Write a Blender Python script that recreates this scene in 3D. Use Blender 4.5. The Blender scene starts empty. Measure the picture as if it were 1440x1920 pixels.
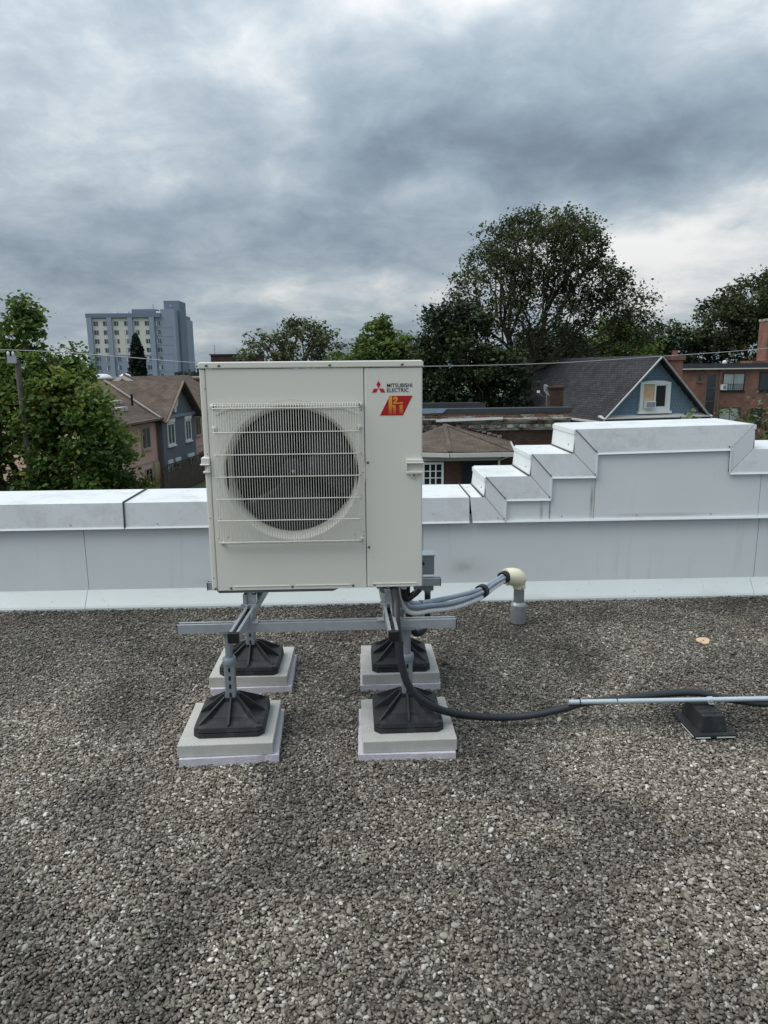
import bpy, math, random
import numpy as np
from mathutils import Vector, Matrix
random.seed(7)
sc = bpy.context.scene
C = sc.collection
R = math.radians

# ------------------------------------------------------------------ camera
cd = bpy.data.cameras.new('camera'); cam = bpy.data.objects.new('camera', cd); C.objects.link(cam)
cd.sensor_fit = 'VERTICAL'; cd.sensor_height = 36.0; cd.sensor_width = 36.0
cd.lens = 36.0 * 1330 / 1920
cd.clip_start = 0.05; cd.clip_end = 3000
M = Matrix(((0.99939, 0.0165, -0.030791, 0), (-0.033443, 0.197226, -0.979787, 0), (-0.010094, 0.980219, 0.197657, 1.68), (0, 0, 0, 1)))
cam.matrix_world = M
sc.camera = cam
sc.render.resolution_x = 768; sc.render.resolution_y = 1024
sc.view_settings.view_transform = 'Standard'; sc.view_settings.look = 'None'
sc.view_settings.exposure = 0.85; sc.view_settings.gamma = 1.0
sc.view_settings.use_curve_mapping = False

# ------------------------------------------------------------------ sky and sun
SUN_EL, SUN_AZ = R(56), R(-102)          # azimuth from +Y towards +X
w = bpy.data.worlds.new('World'); sc.world = w; w.use_nodes = True
nt = w.node_tree; nt.nodes.clear()
def wn(t, **k):
    n = nt.nodes.new(t)
    for a, v in k.items(): setattr(n, a, v)
    return n
def wl(a, b): nt.links.new(a, b)
def wmath(op, a, b=None, clamp=False):
    n = wn('ShaderNodeMath', operation=op); n.use_clamp = clamp
    for i, v in enumerate((a, b)):
        if v is None: continue
        if isinstance(v, (int, float)): n.inputs[i].default_value = v
        else: wl(v, n.inputs[i])
    return n.outputs[0]
tc = wn('ShaderNodeTexCoord'); sep = wn('ShaderNodeSeparateXYZ'); wl(tc.outputs['Generated'], sep.inputs[0])
zc = wmath('MAXIMUM', sep.outputs[2], 0.0)
den = wmath('ADD', zc, 0.30)
u_ = wmath('DIVIDE', sep.outputs[0], den); v_ = wmath('DIVIDE', sep.outputs[1], den)
cmb = wn('ShaderNodeCombineXYZ'); wl(u_, cmb.inputs[0]); wl(v_, cmb.inputs[1])
def wnoise(vec, scale, detail, rough, dist=0.0, off=(0, 0, 0)):
    mp = wn('ShaderNodeMapping'); mp.inputs['Location'].default_value = off; wl(vec, mp.inputs[0])
    n = wn('ShaderNodeTexNoise'); wl(mp.outputs[0], n.inputs['Vector'])
    n.inputs['Scale'].default_value = scale; n.inputs['Detail'].default_value = detail
    n.inputs['Roughness'].default_value = rough; n.inputs['Distortion'].default_value = dist
    return n
n1 = wnoise(cmb.outputs[0], 1.35, 5, 0.50, 0.2, (3.1, 1.7, 0))
n2 = wnoise(cmb.outputs[0], 4.6, 7, 0.64, 0.25, (7.7, 4.2, 0))
nw = wnoise(tc.outputs['Generated'], 6.0, 3, 0.5, 0.0, (2, 9, 4))
wv = wn('ShaderNodeVectorMath', operation='SUBTRACT'); wl(nw.outputs['Color'], wv.inputs[0]); wv.inputs[1].default_value = (.5, .5, .5)
ws = wn('ShaderNodeVectorMath', operation='MULTIPLY'); wl(wv.outputs[0], ws.inputs[0]); ws.inputs[1].default_value = (.22, .22, .13)
wd = wn('ShaderNodeVectorMath', operation='ADD'); wl(tc.outputs['Generated'], wd.inputs[0]); wl(ws.outputs[0], wd.inputs[1])
acc = wmath('ADD', wmath('MULTIPLY', wmath('SUBTRACT', n1.outputs[0], 0.5), .85), wmath('MULTIPLY', wmath('SUBTRACT', n2.outputs[0], 0.5), 0.60))
# cloud banks and breaks: (azimuth, elevation, half-width az, half-height el, amount)
BANKS = [(-9.3, 23.0, 3.0, 2.2, .15), (-5.8, 21.3, 3, 1.5, .15), (1.4, 25.0, 6, 2.2, .24), (10, 24.6, 5, 2.6, .30),
         (20.0, 9.4, 6, 1.8, .42), (26.5, 10.4, 7, 2.6, .26), (24, 5.5, 9, 2.8, .24), (-10, 4.5, 22, 2.4, .10), (-20, 22, 8, 3, .02), (28.5, 21, 5, 2.6, .22),
         (-11.4, 13.0, 6, 1.2, .12), (-3.0, 17.6, 5, 2.0, .12), (5.5, 13.2, 4, 1.2, .10), (-2.2, 5.2, 8, 1.1, .08),
         (5.0, 17.0, 8, 2.6, -.19), (20, 15.4, 12, 2.8, -.24), (-20, 10.2, 10, 2.2, -.10), (-7, 9.9, 9, 1.8, -.12), (27.5, 9.6, 3.0, .6, -.16)]
for az, el, ha, he, amt in BANKS:
    a, e = R(az), R(el)
    d0 = Vector((math.sin(a) * math.cos(e), math.cos(a) * math.cos(e), math.sin(e)))
    t1 = Vector((math.cos(a), -math.sin(a), 0)); t2 = d0.cross(t1)
    mp = wn('ShaderNodeMapping', vector_type='TEXTURE'); wl(wd.outputs[0], mp.inputs[0]); mp.inputs['Location'].default_value = d0
    mp.inputs['Rotation'].default_value = Matrix((t1, t2, d0)).transposed().to_euler()
    mp.inputs['Scale'].default_value = (math.sin(R(ha)) * 2.1, math.sin(R(he)) * 2.1, 1.0)
    g = wn('ShaderNodeTexGradient', gradient_type='QUADRATIC_SPHERE'); wl(mp.outputs[0], g.inputs[0])
    ma = wn('ShaderNodeMath', operation='MULTIPLY_ADD'); wl(g.outputs['Fac'], ma.inputs[0]); ma.inputs[1].default_value = amt * 1.25; wl(acc, ma.inputs[2]); acc = ma.outputs[0]
tone = wmath('ADD', acc, 0.545, clamp=True)
ramp = wn('ShaderNodeValToRGB'); wl(tone, ramp.inputs[0])
cr = ramp.color_ramp; cr.interpolation = 'B_SPLINE'
def s2l(c):
    return tuple((x / 12.92 if x <= .04045 else ((x + .055) / 1.055) ** 2.4) for x in [v / 255 for v in c])
EXPO = 2 ** 0.85
def skyc(c): return tuple(x / EXPO for x in s2l(c)) + (1,)
cr.elements[0].position = 0.0; cr.elements[0].color = skyc((104, 117, 131))
cr.elements[1].position = 1.0; cr.elements[1].color = skyc((252, 252, 250))
for p, c in ((.25, (124, 139, 154)), (.45, (150, 166, 180)), (.65, (180, 194, 204)), (.82, (222, 226, 229))):
    e = cr.elements.new(p); e.color = skyc(c)
# an overcast sky is brighter overhead than at the horizon
zen = wmath('DIVIDE', wmath('ADD', 1.0, wmath('MULTIPLY', zc, 1.6)), 1.32)
sky = wn('ShaderNodeTexSky', sky_type='NISHITA'); sky.sun_disc = False
sky.sun_elevation = SUN_EL; sky.sun_rotation = SUN_AZ; sky.air_density = 1.2; sky.dust_density = 2.0
cs = wn('ShaderNodeVectorMath', operation='SCALE'); wl(ramp.outputs[0], cs.inputs[0])
wl(wmath('MULTIPLY', zen, 10.0), cs.inputs['Scale'])
mix = wn('ShaderNodeMix', data_type='RGBA'); mix.inputs[0].default_value = 0.97
wl(sky.outputs[0], mix.inputs[6]); wl(cs.outputs[0], mix.inputs[7])
bg = wn('ShaderNodeBackground'); bg.inputs['Strength'].default_value = 0.10
wl(mix.outputs[2], bg.inputs[0])
out = wn('ShaderNodeOutputWorld'); wl(bg.outputs[0], out.inputs[0])
w.cycles.sampling_method = 'MANUAL'; w.cycles.sample_map_resolution = 256

sd = bpy.data.lights.new('sun', 'SUN'); sun = bpy.data.objects.new('sun', sd); C.objects.link(sun)
sd.energy = 1.5; sd.angle = R(60); sd.color = (1.0, .97, .93)
sun.rotation_euler = (R(90) - SUN_EL, 0, -SUN_AZ + math.pi)
sdir = Vector((math.sin(SUN_AZ) * math.cos(SUN_EL), math.cos(SUN_AZ) * math.cos(SUN_EL), math.sin(SUN_EL)))
sun.rotation_euler = sdir.to_track_quat('Z', 'Y').to_euler()

# ------------------------------------------------------------------ helpers
class MB:
    def __init__(s): s.v = []; s.f = []
    def box(s, x0, x1, y0, y1, z0, z1):
        b = len(s.v)
        s.v += [(x0, y0, z0), (x1, y0, z0), (x1, y1, z0), (x0, y1, z0), (x0, y0, z1), (x1, y0, z1), (x1, y1, z1), (x0, y1, z1)]
        s.f += [tuple(b + i for i in f) for f in ((0, 3, 2, 1), (4, 5, 6, 7), (0, 1, 5, 4), (1, 2, 6, 5), (2, 3, 7, 6), (3, 0, 4, 7))]
        return s
    def hexa(s, bot, top):                       # bottom and top rings of equal count, counter-clockwise from above
        b = len(s.v); n = len(bot); s.v += [tuple(p) for p in bot] + [tuple(p) for p in top]
        s.f.append(tuple(b + i for i in reversed(range(n)))); s.f.append(tuple(b + n + i for i in range(n)))
        for i in range(n):
            j = (i + 1) % n; s.f.append((b + i, b + j, b + n + j, b + n + i))
        return s
    def prism(s, poly, y0, y1, plane='xz'):      # polygon extruded; plane xz -> along y, xy -> along z, yz -> along x
        if plane == 'xz': A = [(p[0], y0, p[1]) for p in poly]; B = [(p[0], y1, p[1]) for p in poly]
        elif plane == 'xy': A = [(p[0], p[1], y0) for p in poly]; B = [(p[0], p[1], y1) for p in poly]
        else: A = [(y0, p[0], p[1]) for p in poly]; B = [(y1, p[0], p[1]) for p in poly]
        return s.hexa(A, B)
    def bar(s, a, b, wd, ht=None, up=(0, 0, 1)):
        a, b = Vector(a), Vector(b); ht = ht or wd
        d = (b - a).normalized(); x = d.cross(Vector(up))
        if x.length < 1e-4: x = Vector((1, 0, 0))
        x.normalize(); y = x.cross(d)
        o = [x * sx * wd / 2 + y * sy * ht / 2 for sx, sy in ((-1, -1), (1, -1), (1, 1), (-1, 1))]
        return s.hexa([a + q for q in o], [b + q for q in o])
    def tube(s, pts, r, n=10, caps=True, rfun=None):
        pts = [Vector(p) for p in pts]; b = len(s.v); m = len(pts)
        t0 = (pts[1] - pts[0]).normalized(); x = t0.orthogonal().normalized()
        for i, p in enumerate(pts):
            t = (pts[min(i + 1, m - 1)] - pts[max(i - 1, 0)]).normalized()
            x = (x - t * x.dot(t)).normalized(); y = t.cross(x)
            rr = r if rfun is None else rfun(i)
            for k in range(n):
                a = 2 * math.pi * k / n; s.v.append(tuple(p + x * math.cos(a) * rr + y * math.sin(a) * rr))
        for i in range(m - 1):
            for k in range(n):
                k2 = (k + 1) % n; s.f.append((b + i * n + k, b + i * n + k2, b + (i + 1) * n + k2, b + (i + 1) * n + k))
        if caps:
            s.f.append(tuple(b + k for k in reversed(range(n)))); s.f.append(tuple(b + (m - 1) * n + k for k in range(n)))
        return s
    def lathe(s, prof, c=(0, 0, 0), axis='z', n=32, closed=False):   # prof [(r, h)]
        b = len(s.v); m = len(prof)
        for r, h in prof:
            for k in range(n):
                a = 2 * math.pi * k / n; p, q = r * math.cos(a), r * math.sin(a)
                s.v.append((c[0] + p, c[1] + q, c[2] + h) if axis == 'z' else (c[0] + p, c[1] + h, c[2] + q) if axis == 'y' else (c[0] + h, c[1] + p, c[2] + q))
        for i in range(m - 1):
            for k in range(n):
                k2 = (k + 1) % n; s.f.append((b + i * n + k, b + i * n + k2, b + (i + 1) * n + k2, b + (i + 1) * n + k))
        if closed:
            s.f.append(tuple(b + k for k in reversed(range(n)))); s.f.append(tuple(b + (m - 1) * n + k for k in range(n)))
        return s
    def poly(s, pts):
        b = len(s.v); s.v += [tuple(p) for p in pts]; s.f.append(tuple(range(b, b + len(pts)))); return s
    def mesh(s, name, mat, smooth=False):
        me = bpy.data.meshes.new(name); me.from_pydata(s.v, [], s.f); me.update()
        if mat: me.materials.append(mat)
        if smooth:
            me.polygons.foreach_set('use_smooth', [True] * len(me.polygons))
        return me
    def build(s, name, mat, parent=None, smooth=False, bevel=0, seg=2, auto=None):
        me = s.mesh(name, mat, smooth)
        o = bpy.data.objects.new(name, me); C.objects.link(o)
        if parent: o.parent = parent
        if smooth and auto: me.set_sharp_from_angle(angle=R(auto))
        if bevel:
            m = o.modifiers.new('bevel', 'BEVEL'); m.width = bevel; m.segments = seg; m.limit_method = 'ANGLE'; m.angle_limit = R(40)
            m.harden_normals = False
        return o
def Bx(*a): return MB().box(*a)
def tag(o, label, cat, group=None):
    o['label'] = label; o['category'] = cat
    if group: o['group'] = group
    return o
def struct(o): o['kind'] = 'structure'; return o
def stuff(o): o['kind'] = 'stuff'; return o
def thing(name, label, cat, loc=(0, 0, 0), rz=0, group=None):
    o = bpy.data.objects.new(name, None); C.objects.link(o); o.empty_display_size = .1
    o.location = loc; o.rotation_euler = (0, 0, rz); return tag(o, label, cat, group)
def dup(o, parent=None, loc=None):
    c = o.copy(); C.objects.link(c)
    if parent: c.parent = parent
    if loc: c.location = loc
    return c
def dup_tree(o, parent=None):
    c = dup(o, parent)
    for ch in list(o.children): dup_tree(ch, c)
    return c
def plane_obj(name, parent, org, ud, vd, poly, thick, mat):
    """flat slab whose local XY plane lies along ud, vd"""
    u = Vector(ud).normalized(); v = Vector(vd); v = (v - u * v.dot(u)).normalized(); n = u.cross(v)
    m = MB().prism(poly, -thick, 0, 'xy'); o = m.build(name, mat, parent)
    o.matrix_local = Matrix(((u.x, v.x, n.x, org[0]), (u.y, v.y, n.y, org[1]), (u.z, v.z, n.z, org[2]), (0, 0, 0, 1)))
    return o
def smooth_path(P, n=12):
    P = [Vector(p) for p in P]; out = []
    for i in range(len(P) - 1):
        a, b, c, d = P[max(i - 1, 0)], P[i], P[i + 1], P[min(i + 2, len(P) - 1)]
        for k in range(n):
            t = k / n
            out.append(.5 * ((2 * b) + (c - a) * t + (2 * a - 5 * b + 4 * c - d) * t * t + (3 * b - a - 3 * c + d) * t ** 3))
    out.append(P[-1]); return out

# ------------------------------------------------------------------ materials
def mat(name, col, rough=.6, metal=0.0, var=.12, scale=6.0, bump=0.0, bscale=60.0, srgb=True, spec=.5, detail=5):
    m = bpy.data.materials.new(name); m.use_nodes = True; t = m.node_tree; b = t.nodes['Principled BSDF']
    c = s2l(col) if srgb else col
    b.inputs['Roughness'].default_value = rough; b.inputs['Metallic'].default_value = metal
    b.inputs['Specular IOR Level'].default_value = spec
    tcn = t.nodes.new('ShaderNodeTexCoord')
    if var > 0:
        n = t.nodes.new('ShaderNodeTexNoise'); t.links.new(tcn.outputs['Object'], n.inputs['Vector'])
        n.inputs['Scale'].default_value = scale; n.inputs['Detail'].default_value = detail; n.inputs['Roughness'].default_value = .6
        r = t.nodes.new('ShaderNodeValToRGB'); t.links.new(n.outputs[0], r.inputs[0])
        r.color_ramp.elements[0].position = .3; r.color_ramp.elements[1].position = .72
        r.color_ramp.elements[0].color = tuple(x * (1 - var) for x in c) + (1,)
        r.color_ramp.elements[1].color = tuple(min(1, x * (1 + var)) for x in c) + (1,)
        t.links.new(r.outputs[0], b.inputs['Base Color'])
    else: b.inputs['Base Color'].default_value = c + (1,)
    if bump > 0:
        n = t.nodes.new('ShaderNodeTexNoise'); t.links.new(tcn.outputs['Object'], n.inputs['Vector'])
        n.inputs['Scale'].default_value = bscale; n.inputs['Detail'].default_value = 4
        bp = t.nodes.new('ShaderNodeBump'); bp.inputs['Strength'].default_value = bump; bp.inputs['Distance'].default_value = .01
        t.links.new(n.outputs[0], bp.inputs['Height']); t.links.new(bp.outputs[0], b.inputs['Normal'])
    return m
def basecol(m):
    b = m.node_tree.nodes['Principled BSDF']; l = b.inputs['Base Color'].links
    return b, (l[0].from_socket if l else None)
def mulcol(m, fac_socket, col):
    """mix a stain colour over the base colour by a factor socket"""
    t = m.node_tree; b, s = basecol(m); x = t.nodes.new('ShaderNodeMix'); x.data_type = 'RGBA'
    t.links.new(fac_socket, x.inputs[0])
    if s: t.links.new(s, x.inputs[6])
    else: x.inputs[6].default_value = b.inputs['Base Color'].default_value
    x.inputs[7].default_value = tuple(col) + (1,)
    t.links.new(x.outputs[2], b.inputs['Base Color'])
def stain(m, mapscale, scale, lo, hi, col, coord='Object', amount=1.0, detail=6, rough=.65):
    t = m.node_tree; tcn = t.nodes.new('ShaderNodeTexCoord'); mp = t.nodes.new('ShaderNodeMapping'); mp.inputs['Scale'].default_value = mapscale
    t.links.new(tcn.outputs[coord], mp.inputs[0])
    n = t.nodes.new('ShaderNodeTexNoise'); n.inputs['Scale'].default_value = scale; n.inputs['Detail'].default_value = detail; n.inputs['Roughness'].default_value = rough
    t.links.new(mp.outputs[0], n.inputs['Vector'])
    mr = t.nodes.new('ShaderNodeMapRange'); mr.inputs[1].default_value = lo; mr.inputs[2].default_value = hi; mr.inputs[4].default_value = amount
    t.links.new(n.outputs[0], mr.inputs[0]); mulcol(m, mr.outputs[0], s2l(col)); return m
def bricks(name, c1, c2, mortar, bw=.215, bh=.075, mo=.010, rough=.85, plane='wall', bump=.5, bias=0.0):
    m = bpy.data.materials.new(name); m.use_nodes = True; t = m.node_tree; b = t.nodes['Principled BSDF']
    b.inputs['Roughness'].default_value = rough; b.inputs['Specular IOR Level'].default_value = .25
    tcn = t.nodes.new('ShaderNodeTexCoord'); sp = t.nodes.new('ShaderNodeSeparateXYZ'); t.links.new(tcn.outputs['Object'], sp.inputs[0])
    cb = t.nodes.new('ShaderNodeCombineXYZ')
    if plane == 'wall':
        ad = t.nodes.new('ShaderNodeMath'); t.links.new(sp.outputs[0], ad.inputs[0]); t.links.new(sp.outputs[1], ad.inputs[1])
        t.links.new(ad.outputs[0], cb.inputs[0]); t.links.new(sp.outputs[2], cb.inputs[1])
    else:
        t.links.new(sp.outputs[0], cb.inputs[0]); t.links.new(sp.outputs[1], cb.inputs[1])
    k = t.nodes.new('ShaderNodeTexBrick'); t.links.new(cb.outputs[0], k.inputs['Vector'])
    k.inputs['Scale'].default_value = 1; k.inputs['Brick Width'].default_value = bw; k.inputs['Row Height'].default_value = bh
    k.inputs['Mortar Size'].default_value = mo; k.inputs['Mortar Smooth'].default_value = .2; k.inputs['Bias'].default_value = bias
    for i, c in (('Color1', c1), ('Color2', c2), ('Mortar', mortar)): k.inputs[i].default_value = s2l(c) + (1,)
    n = t.nodes.new('ShaderNodeTexNoise'); t.links.new(tcn.outputs['Object'], n.inputs['Vector']); n.inputs['Scale'].default_value = 1.3; n.inputs['Detail'].default_value = 6
    mr = t.nodes.new('ShaderNodeMapRange'); mr.inputs[1].default_value = .3; mr.inputs[2].default_value = .7; mr.inputs[3].default_value = .72; mr.inputs[4].default_value = 1.22
    t.links.new(n.outputs[0], mr.inputs[0])
    vm = t.nodes.new('ShaderNodeVectorMath'); vm.operation = 'SCALE'; t.links.new(k.outputs[0], vm.inputs[0]); t.links.new(mr.outputs[0], vm.inputs['Scale'])
    t.links.new(vm.outputs[0], b.inputs['Base Color'])
    bp = t.nodes.new('ShaderNodeBump'); bp.inputs['Strength'].default_value = bump; bp.inputs['Distance'].default_value = .012; bp.invert = True
    t.links.new(k.outputs['Fac'], bp.inputs['Height']); t.links.new(bp.outputs[0], b.inputs['Normal'])
    return m
def glass(name, col=(40, 46, 52), rough=.08, var=.3):
    m = mat(name, col, rough, 0, var, .8); m.node_tree.nodes['Principled BSDF'].inputs['Specular IOR Level'].default_value = .7; return m

MT = {}
MT['sheet'] = mat('painted_sheet_metal', (222, 226, 226), .38, 0, .035, 1.4, .14, 1.6)
stain(MT['sheet'], (5.0, 5.0, .5), 2.0, .58, .80, (160, 162, 160), amount=.3)
stain(MT['sheet'], (1, 1, 1), 26.0, .70, .80, (120, 118, 110), amount=.45)
MT['sheet_top'] = mat('weathered_sheet_metal', (222, 225, 225), .45, 0, .05, 2.0, .10, 2.0)
stain(MT['sheet_top'], (1, .5, 1), 22.0, .60, .72, (150, 150, 144), amount=.45)
stain(MT['sheet_top'], (1, 1, 1), 4.0, .48, .72, (176, 178, 174), amount=.75, detail=9, rough=.75)
def spot_stain(m, loc, size, col, amount, nscale=9.0):
    t = m.node_tree; tcn = t.nodes.new('ShaderNodeTexCoord'); mp = t.nodes.new('ShaderNodeMapping'); mp.vector_type = 'TEXTURE'
    mp.inputs['Location'].default_value = loc; mp.inputs['Scale'].default_value = size; t.links.new(tcn.outputs['Object'], mp.inputs[0])
    g = t.nodes.new('ShaderNodeTexGradient'); g.gradient_type = 'QUADRATIC_SPHERE'; t.links.new(mp.outputs[0], g.inputs[0])
    n = t.nodes.new('ShaderNodeTexNoise'); n.inputs['Scale'].default_value = nscale; n.inputs['Detail'].default_value = 5; t.links.new(tcn.outputs['Object'], n.inputs['Vector'])
    a = t.nodes.new('ShaderNodeMath'); a.operation = 'MULTIPLY'; t.links.new(g.outputs['Fac'], a.inputs[0]); t.links.new(n.outputs[0], a.inputs[1])
    b_ = t.nodes.new('ShaderNodeMath'); b_.operation = 'MULTIPLY'; b_.use_clamp = True; t.links.new(a.outputs[0], b_.inputs[0]); b_.inputs[1].default_value = amount
    mulcol(m, b_.outputs[0], s2l(col))
for loc, size, am in (((.76, 5.03, .24), (.34, .3, .14), .7), ((1.665, 5.0, .74), (.022, .3, .30), 1.6), ((1.30, 5.0, .66), (.02, .3, .16), 1.5), ((1.36, 5.0, .67), (.016, .3, .16), 1.3), ((2.2, 5.0, .615), (.9, .3, .03), 1.0), ((-.9, 5.03, .16), (.5, .3, .06), .9)):
    spot_stain(MT['sheet'], loc, size, (132, 124, 112), am)
MT['hem'] = mat('bright_sheet_hem', (222, 226, 228), .35, 0, .03, 3)
MT['flash'] = mat('base_flashing_metal', (210, 216, 214), .45, 0, .04, 2)
stain(MT['flash'], (1, 1, 1.6), 16.0, .60, .70, (120, 122, 112), amount=.75, detail=9, rough=.8)
stain(MT['flash'], (.6, 1, 3), 3.0, .58, .78, (176, 178, 172), amount=.7)
MT['joint'] = mat('sealant_joint', (66, 66, 64), .8, 0, .2, 30)
MT['unit'] = mat('cream_enamel', (220, 217, 206), .38, 0, .012, 2)
MT['unit_grille'] = mat('cream_wire_coating', (218, 216, 206), .4, 0, 0)
MT['unit_dark'] = mat('dark_base_steel', (92, 98, 98), .5, .3, .08, 9)
MT['fan'] = mat('dark_fan_plastic', (17, 15, 20), .45, 0, .1, 6)
MT['coil'] = mat('coil_fins', (11, 11, 13), .6, .2, .3, 40)
MT['screw'] = mat('screw_steel', (128, 128, 126), .35, .8, 0)
MT['hole'] = mat('punched_hole', (24, 24, 24), .9, 0, 0)
MT['red'] = mat('emblem_red', (186, 24, 44), .4, 0, 0)
MT['ink'] = mat('dark_blue_print', (34, 40, 66), .4, 0, 0)
MT['logo_red'] = mat('badge_red', (168, 16, 26), .4, 0, .04, 20)
def logo_grad():
    m = bpy.data.materials.new('badge_orange'); m.use_nodes = True; t = m.node_tree; b = t.nodes['Principled BSDF']; b.inputs['Roughness'].default_value = .4
    tcn = t.nodes.new('ShaderNodeTexCoord'); sp = t.nodes.new('ShaderNodeSeparateXYZ'); t.links.new(tcn.outputs['Object'], sp.inputs[0])
    r = t.nodes.new('ShaderNodeValToRGB'); mr = t.nodes.new('ShaderNodeMapRange'); mr.inputs[1].default_value = .778; mr.inputs[2].default_value = .862
    t.links.new(sp.outputs[2], mr.inputs[0]); t.links.new(mr.outputs[0], r.inputs[0])
    r.color_ramp.elements[0].color = s2l((172, 34, 28)) + (1,); r.color_ramp.elements[1].color = s2l((226, 168, 50)) + (1,)
    e = r.color_ramp.elements.new(.5); e.color = s2l((218, 140, 46)) + (1,)
    t.links.new(r.outputs[0], b.inputs['Base Color']); return m
MT['logo_or'] = logo_grad()
MT['strut'] = mat('galvanised_strut', (168, 172, 177), .42, .35, .10, 30)
MT['strut_in'] = mat('strut_channel_inside', (120, 124, 128), .5, .6, .1, 30)
MT['clip'] = mat('zinc_clip', (196, 198, 200), .3, .8, .08, 40)
MT['post'] = mat('grey_coated_post', (138, 144, 150), .5, .25, .06, 30)
MT['rubber'] = mat('black_rubber', (34, 36, 38), .62, 0, .15, 30, .12, 160)
stain(MT['rubber'], (1, 1, 1), 11, .50, .74, (96, 96, 92), amount=.45, detail=8)
MT['cap'] = mat('black_plastic_cap', (22, 22, 23), .45, 0, .05, 20)
MT['foam'] = mat('lavender_foam_board', (200, 195, 203), .9, 0, .07, 18, .4, 120)
stain(MT['foam'], (1, 1, 1), 22, .58, .72, (150, 142, 146), amount=.6)
def paver_mat():
    m = mat('concrete_paver_face', (182, 181, 175), .9, 0, .10, 14, .25, 160)
    stain(m, (1, 1, 1), 7, .52, .75, (140, 140, 130), amount=.55)
    t = m.node_tree; b = t.nodes['Principled BSDF']
    tcn = t.nodes.new('ShaderNodeTexCoord'); mp = t.nodes.new('ShaderNodeMapping'); mp.inputs['Rotation'].default_value = (0, 0, R(45)); mp.inputs['Scale'].default_value = (75, 75, 0)
    t.links.new(tcn.outputs['Object'], mp.inputs[0]); ck = t.nodes.new('ShaderNodeTexVoronoi'); ck.distance = 'CHEBYCHEV'; ck.inputs['Randomness'].default_value = 0; ck.inputs['Scale'].default_value = 1
    t.links.new(mp.outputs[0], ck.inputs['Vector'])
    bp = t.nodes.new('ShaderNodeBump'); bp.inputs['Strength'].default_value = .8; bp.inputs['Distance'].default_value = .004
    t.links.new(ck.outputs['Distance'], bp.inputs['Height']); ge = t.nodes.new('ShaderNodeNewGeometry'); sz_ = t.nodes.new('ShaderNodeSeparateXYZ'); t.links.new(ge.outputs['True Normal'], sz_.inputs[0]); mz = t.nodes.new('ShaderNodeMath'); mz.operation = 'MULTIPLY'; mz.use_clamp = True; t.links.new(sz_.outputs[2], mz.inputs[0]); mz.inputs[1].default_value = .9; t.links.new(mz.outputs[0], bp.inputs['Strength'])
    old = b.inputs['Normal'].links[0].from_socket; t.links.new(old, bp.inputs['Normal']); t.links.new(bp.outputs[0], b.inputs['Normal']); return m
MT['paver'] = paver_mat()
MT['galv'] = mat('galvanised_conduit', (206, 214, 218), .28, .55, .06, 25)
MT['vent'] = mat('aluminium_sleeve', (158, 162, 164), .45, .7, .12, 12)
stain(MT['vent'], (1, 1, .35), 26, .55, .7, (96, 94, 90), amount=.5)
MT['cream'] = mat('cream_pvc', (232, 224, 196), .4, 0, .04, 14)
MT['tube_grey'] = mat('grey_pipe_insulation', (146, 156, 168), .6, 0, .08, 18, .5, 45)
MT['tube_white'] = mat('white_pipe_insulation', (228, 228, 226), .6, 0, .08, 14, .5, 40)
MT['tape'] = mat('black_tape', (24, 24, 26), .45, 0, .1, 30)
MT['flex'] = mat('black_flex_conduit', (46, 48, 52), .45, 0, .1, 30)
MT['ebox'] = mat('grey_enclosure_paint', (132, 140, 144), .45, .1, .04, 8)
MT['ebox_top'] = mat('grey_enclosure_lid', (150, 158, 162), .4, .1, .04, 8)
MT['card'] = mat('tan_wood_disc', (204, 174, 140), .8, 0, .12, 30)
MT['clod'] = mat('tar_lump', (22, 22, 22), .8, 0, .2, 40)
MT['dryleaf'] = mat('dry_red_leaf', (98, 60, 44), .8, 0, .25, 40)
MT['concrete'] = mat('roof_deck_membrane', (46, 42, 37), .95, 0, .3, 9)

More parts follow.
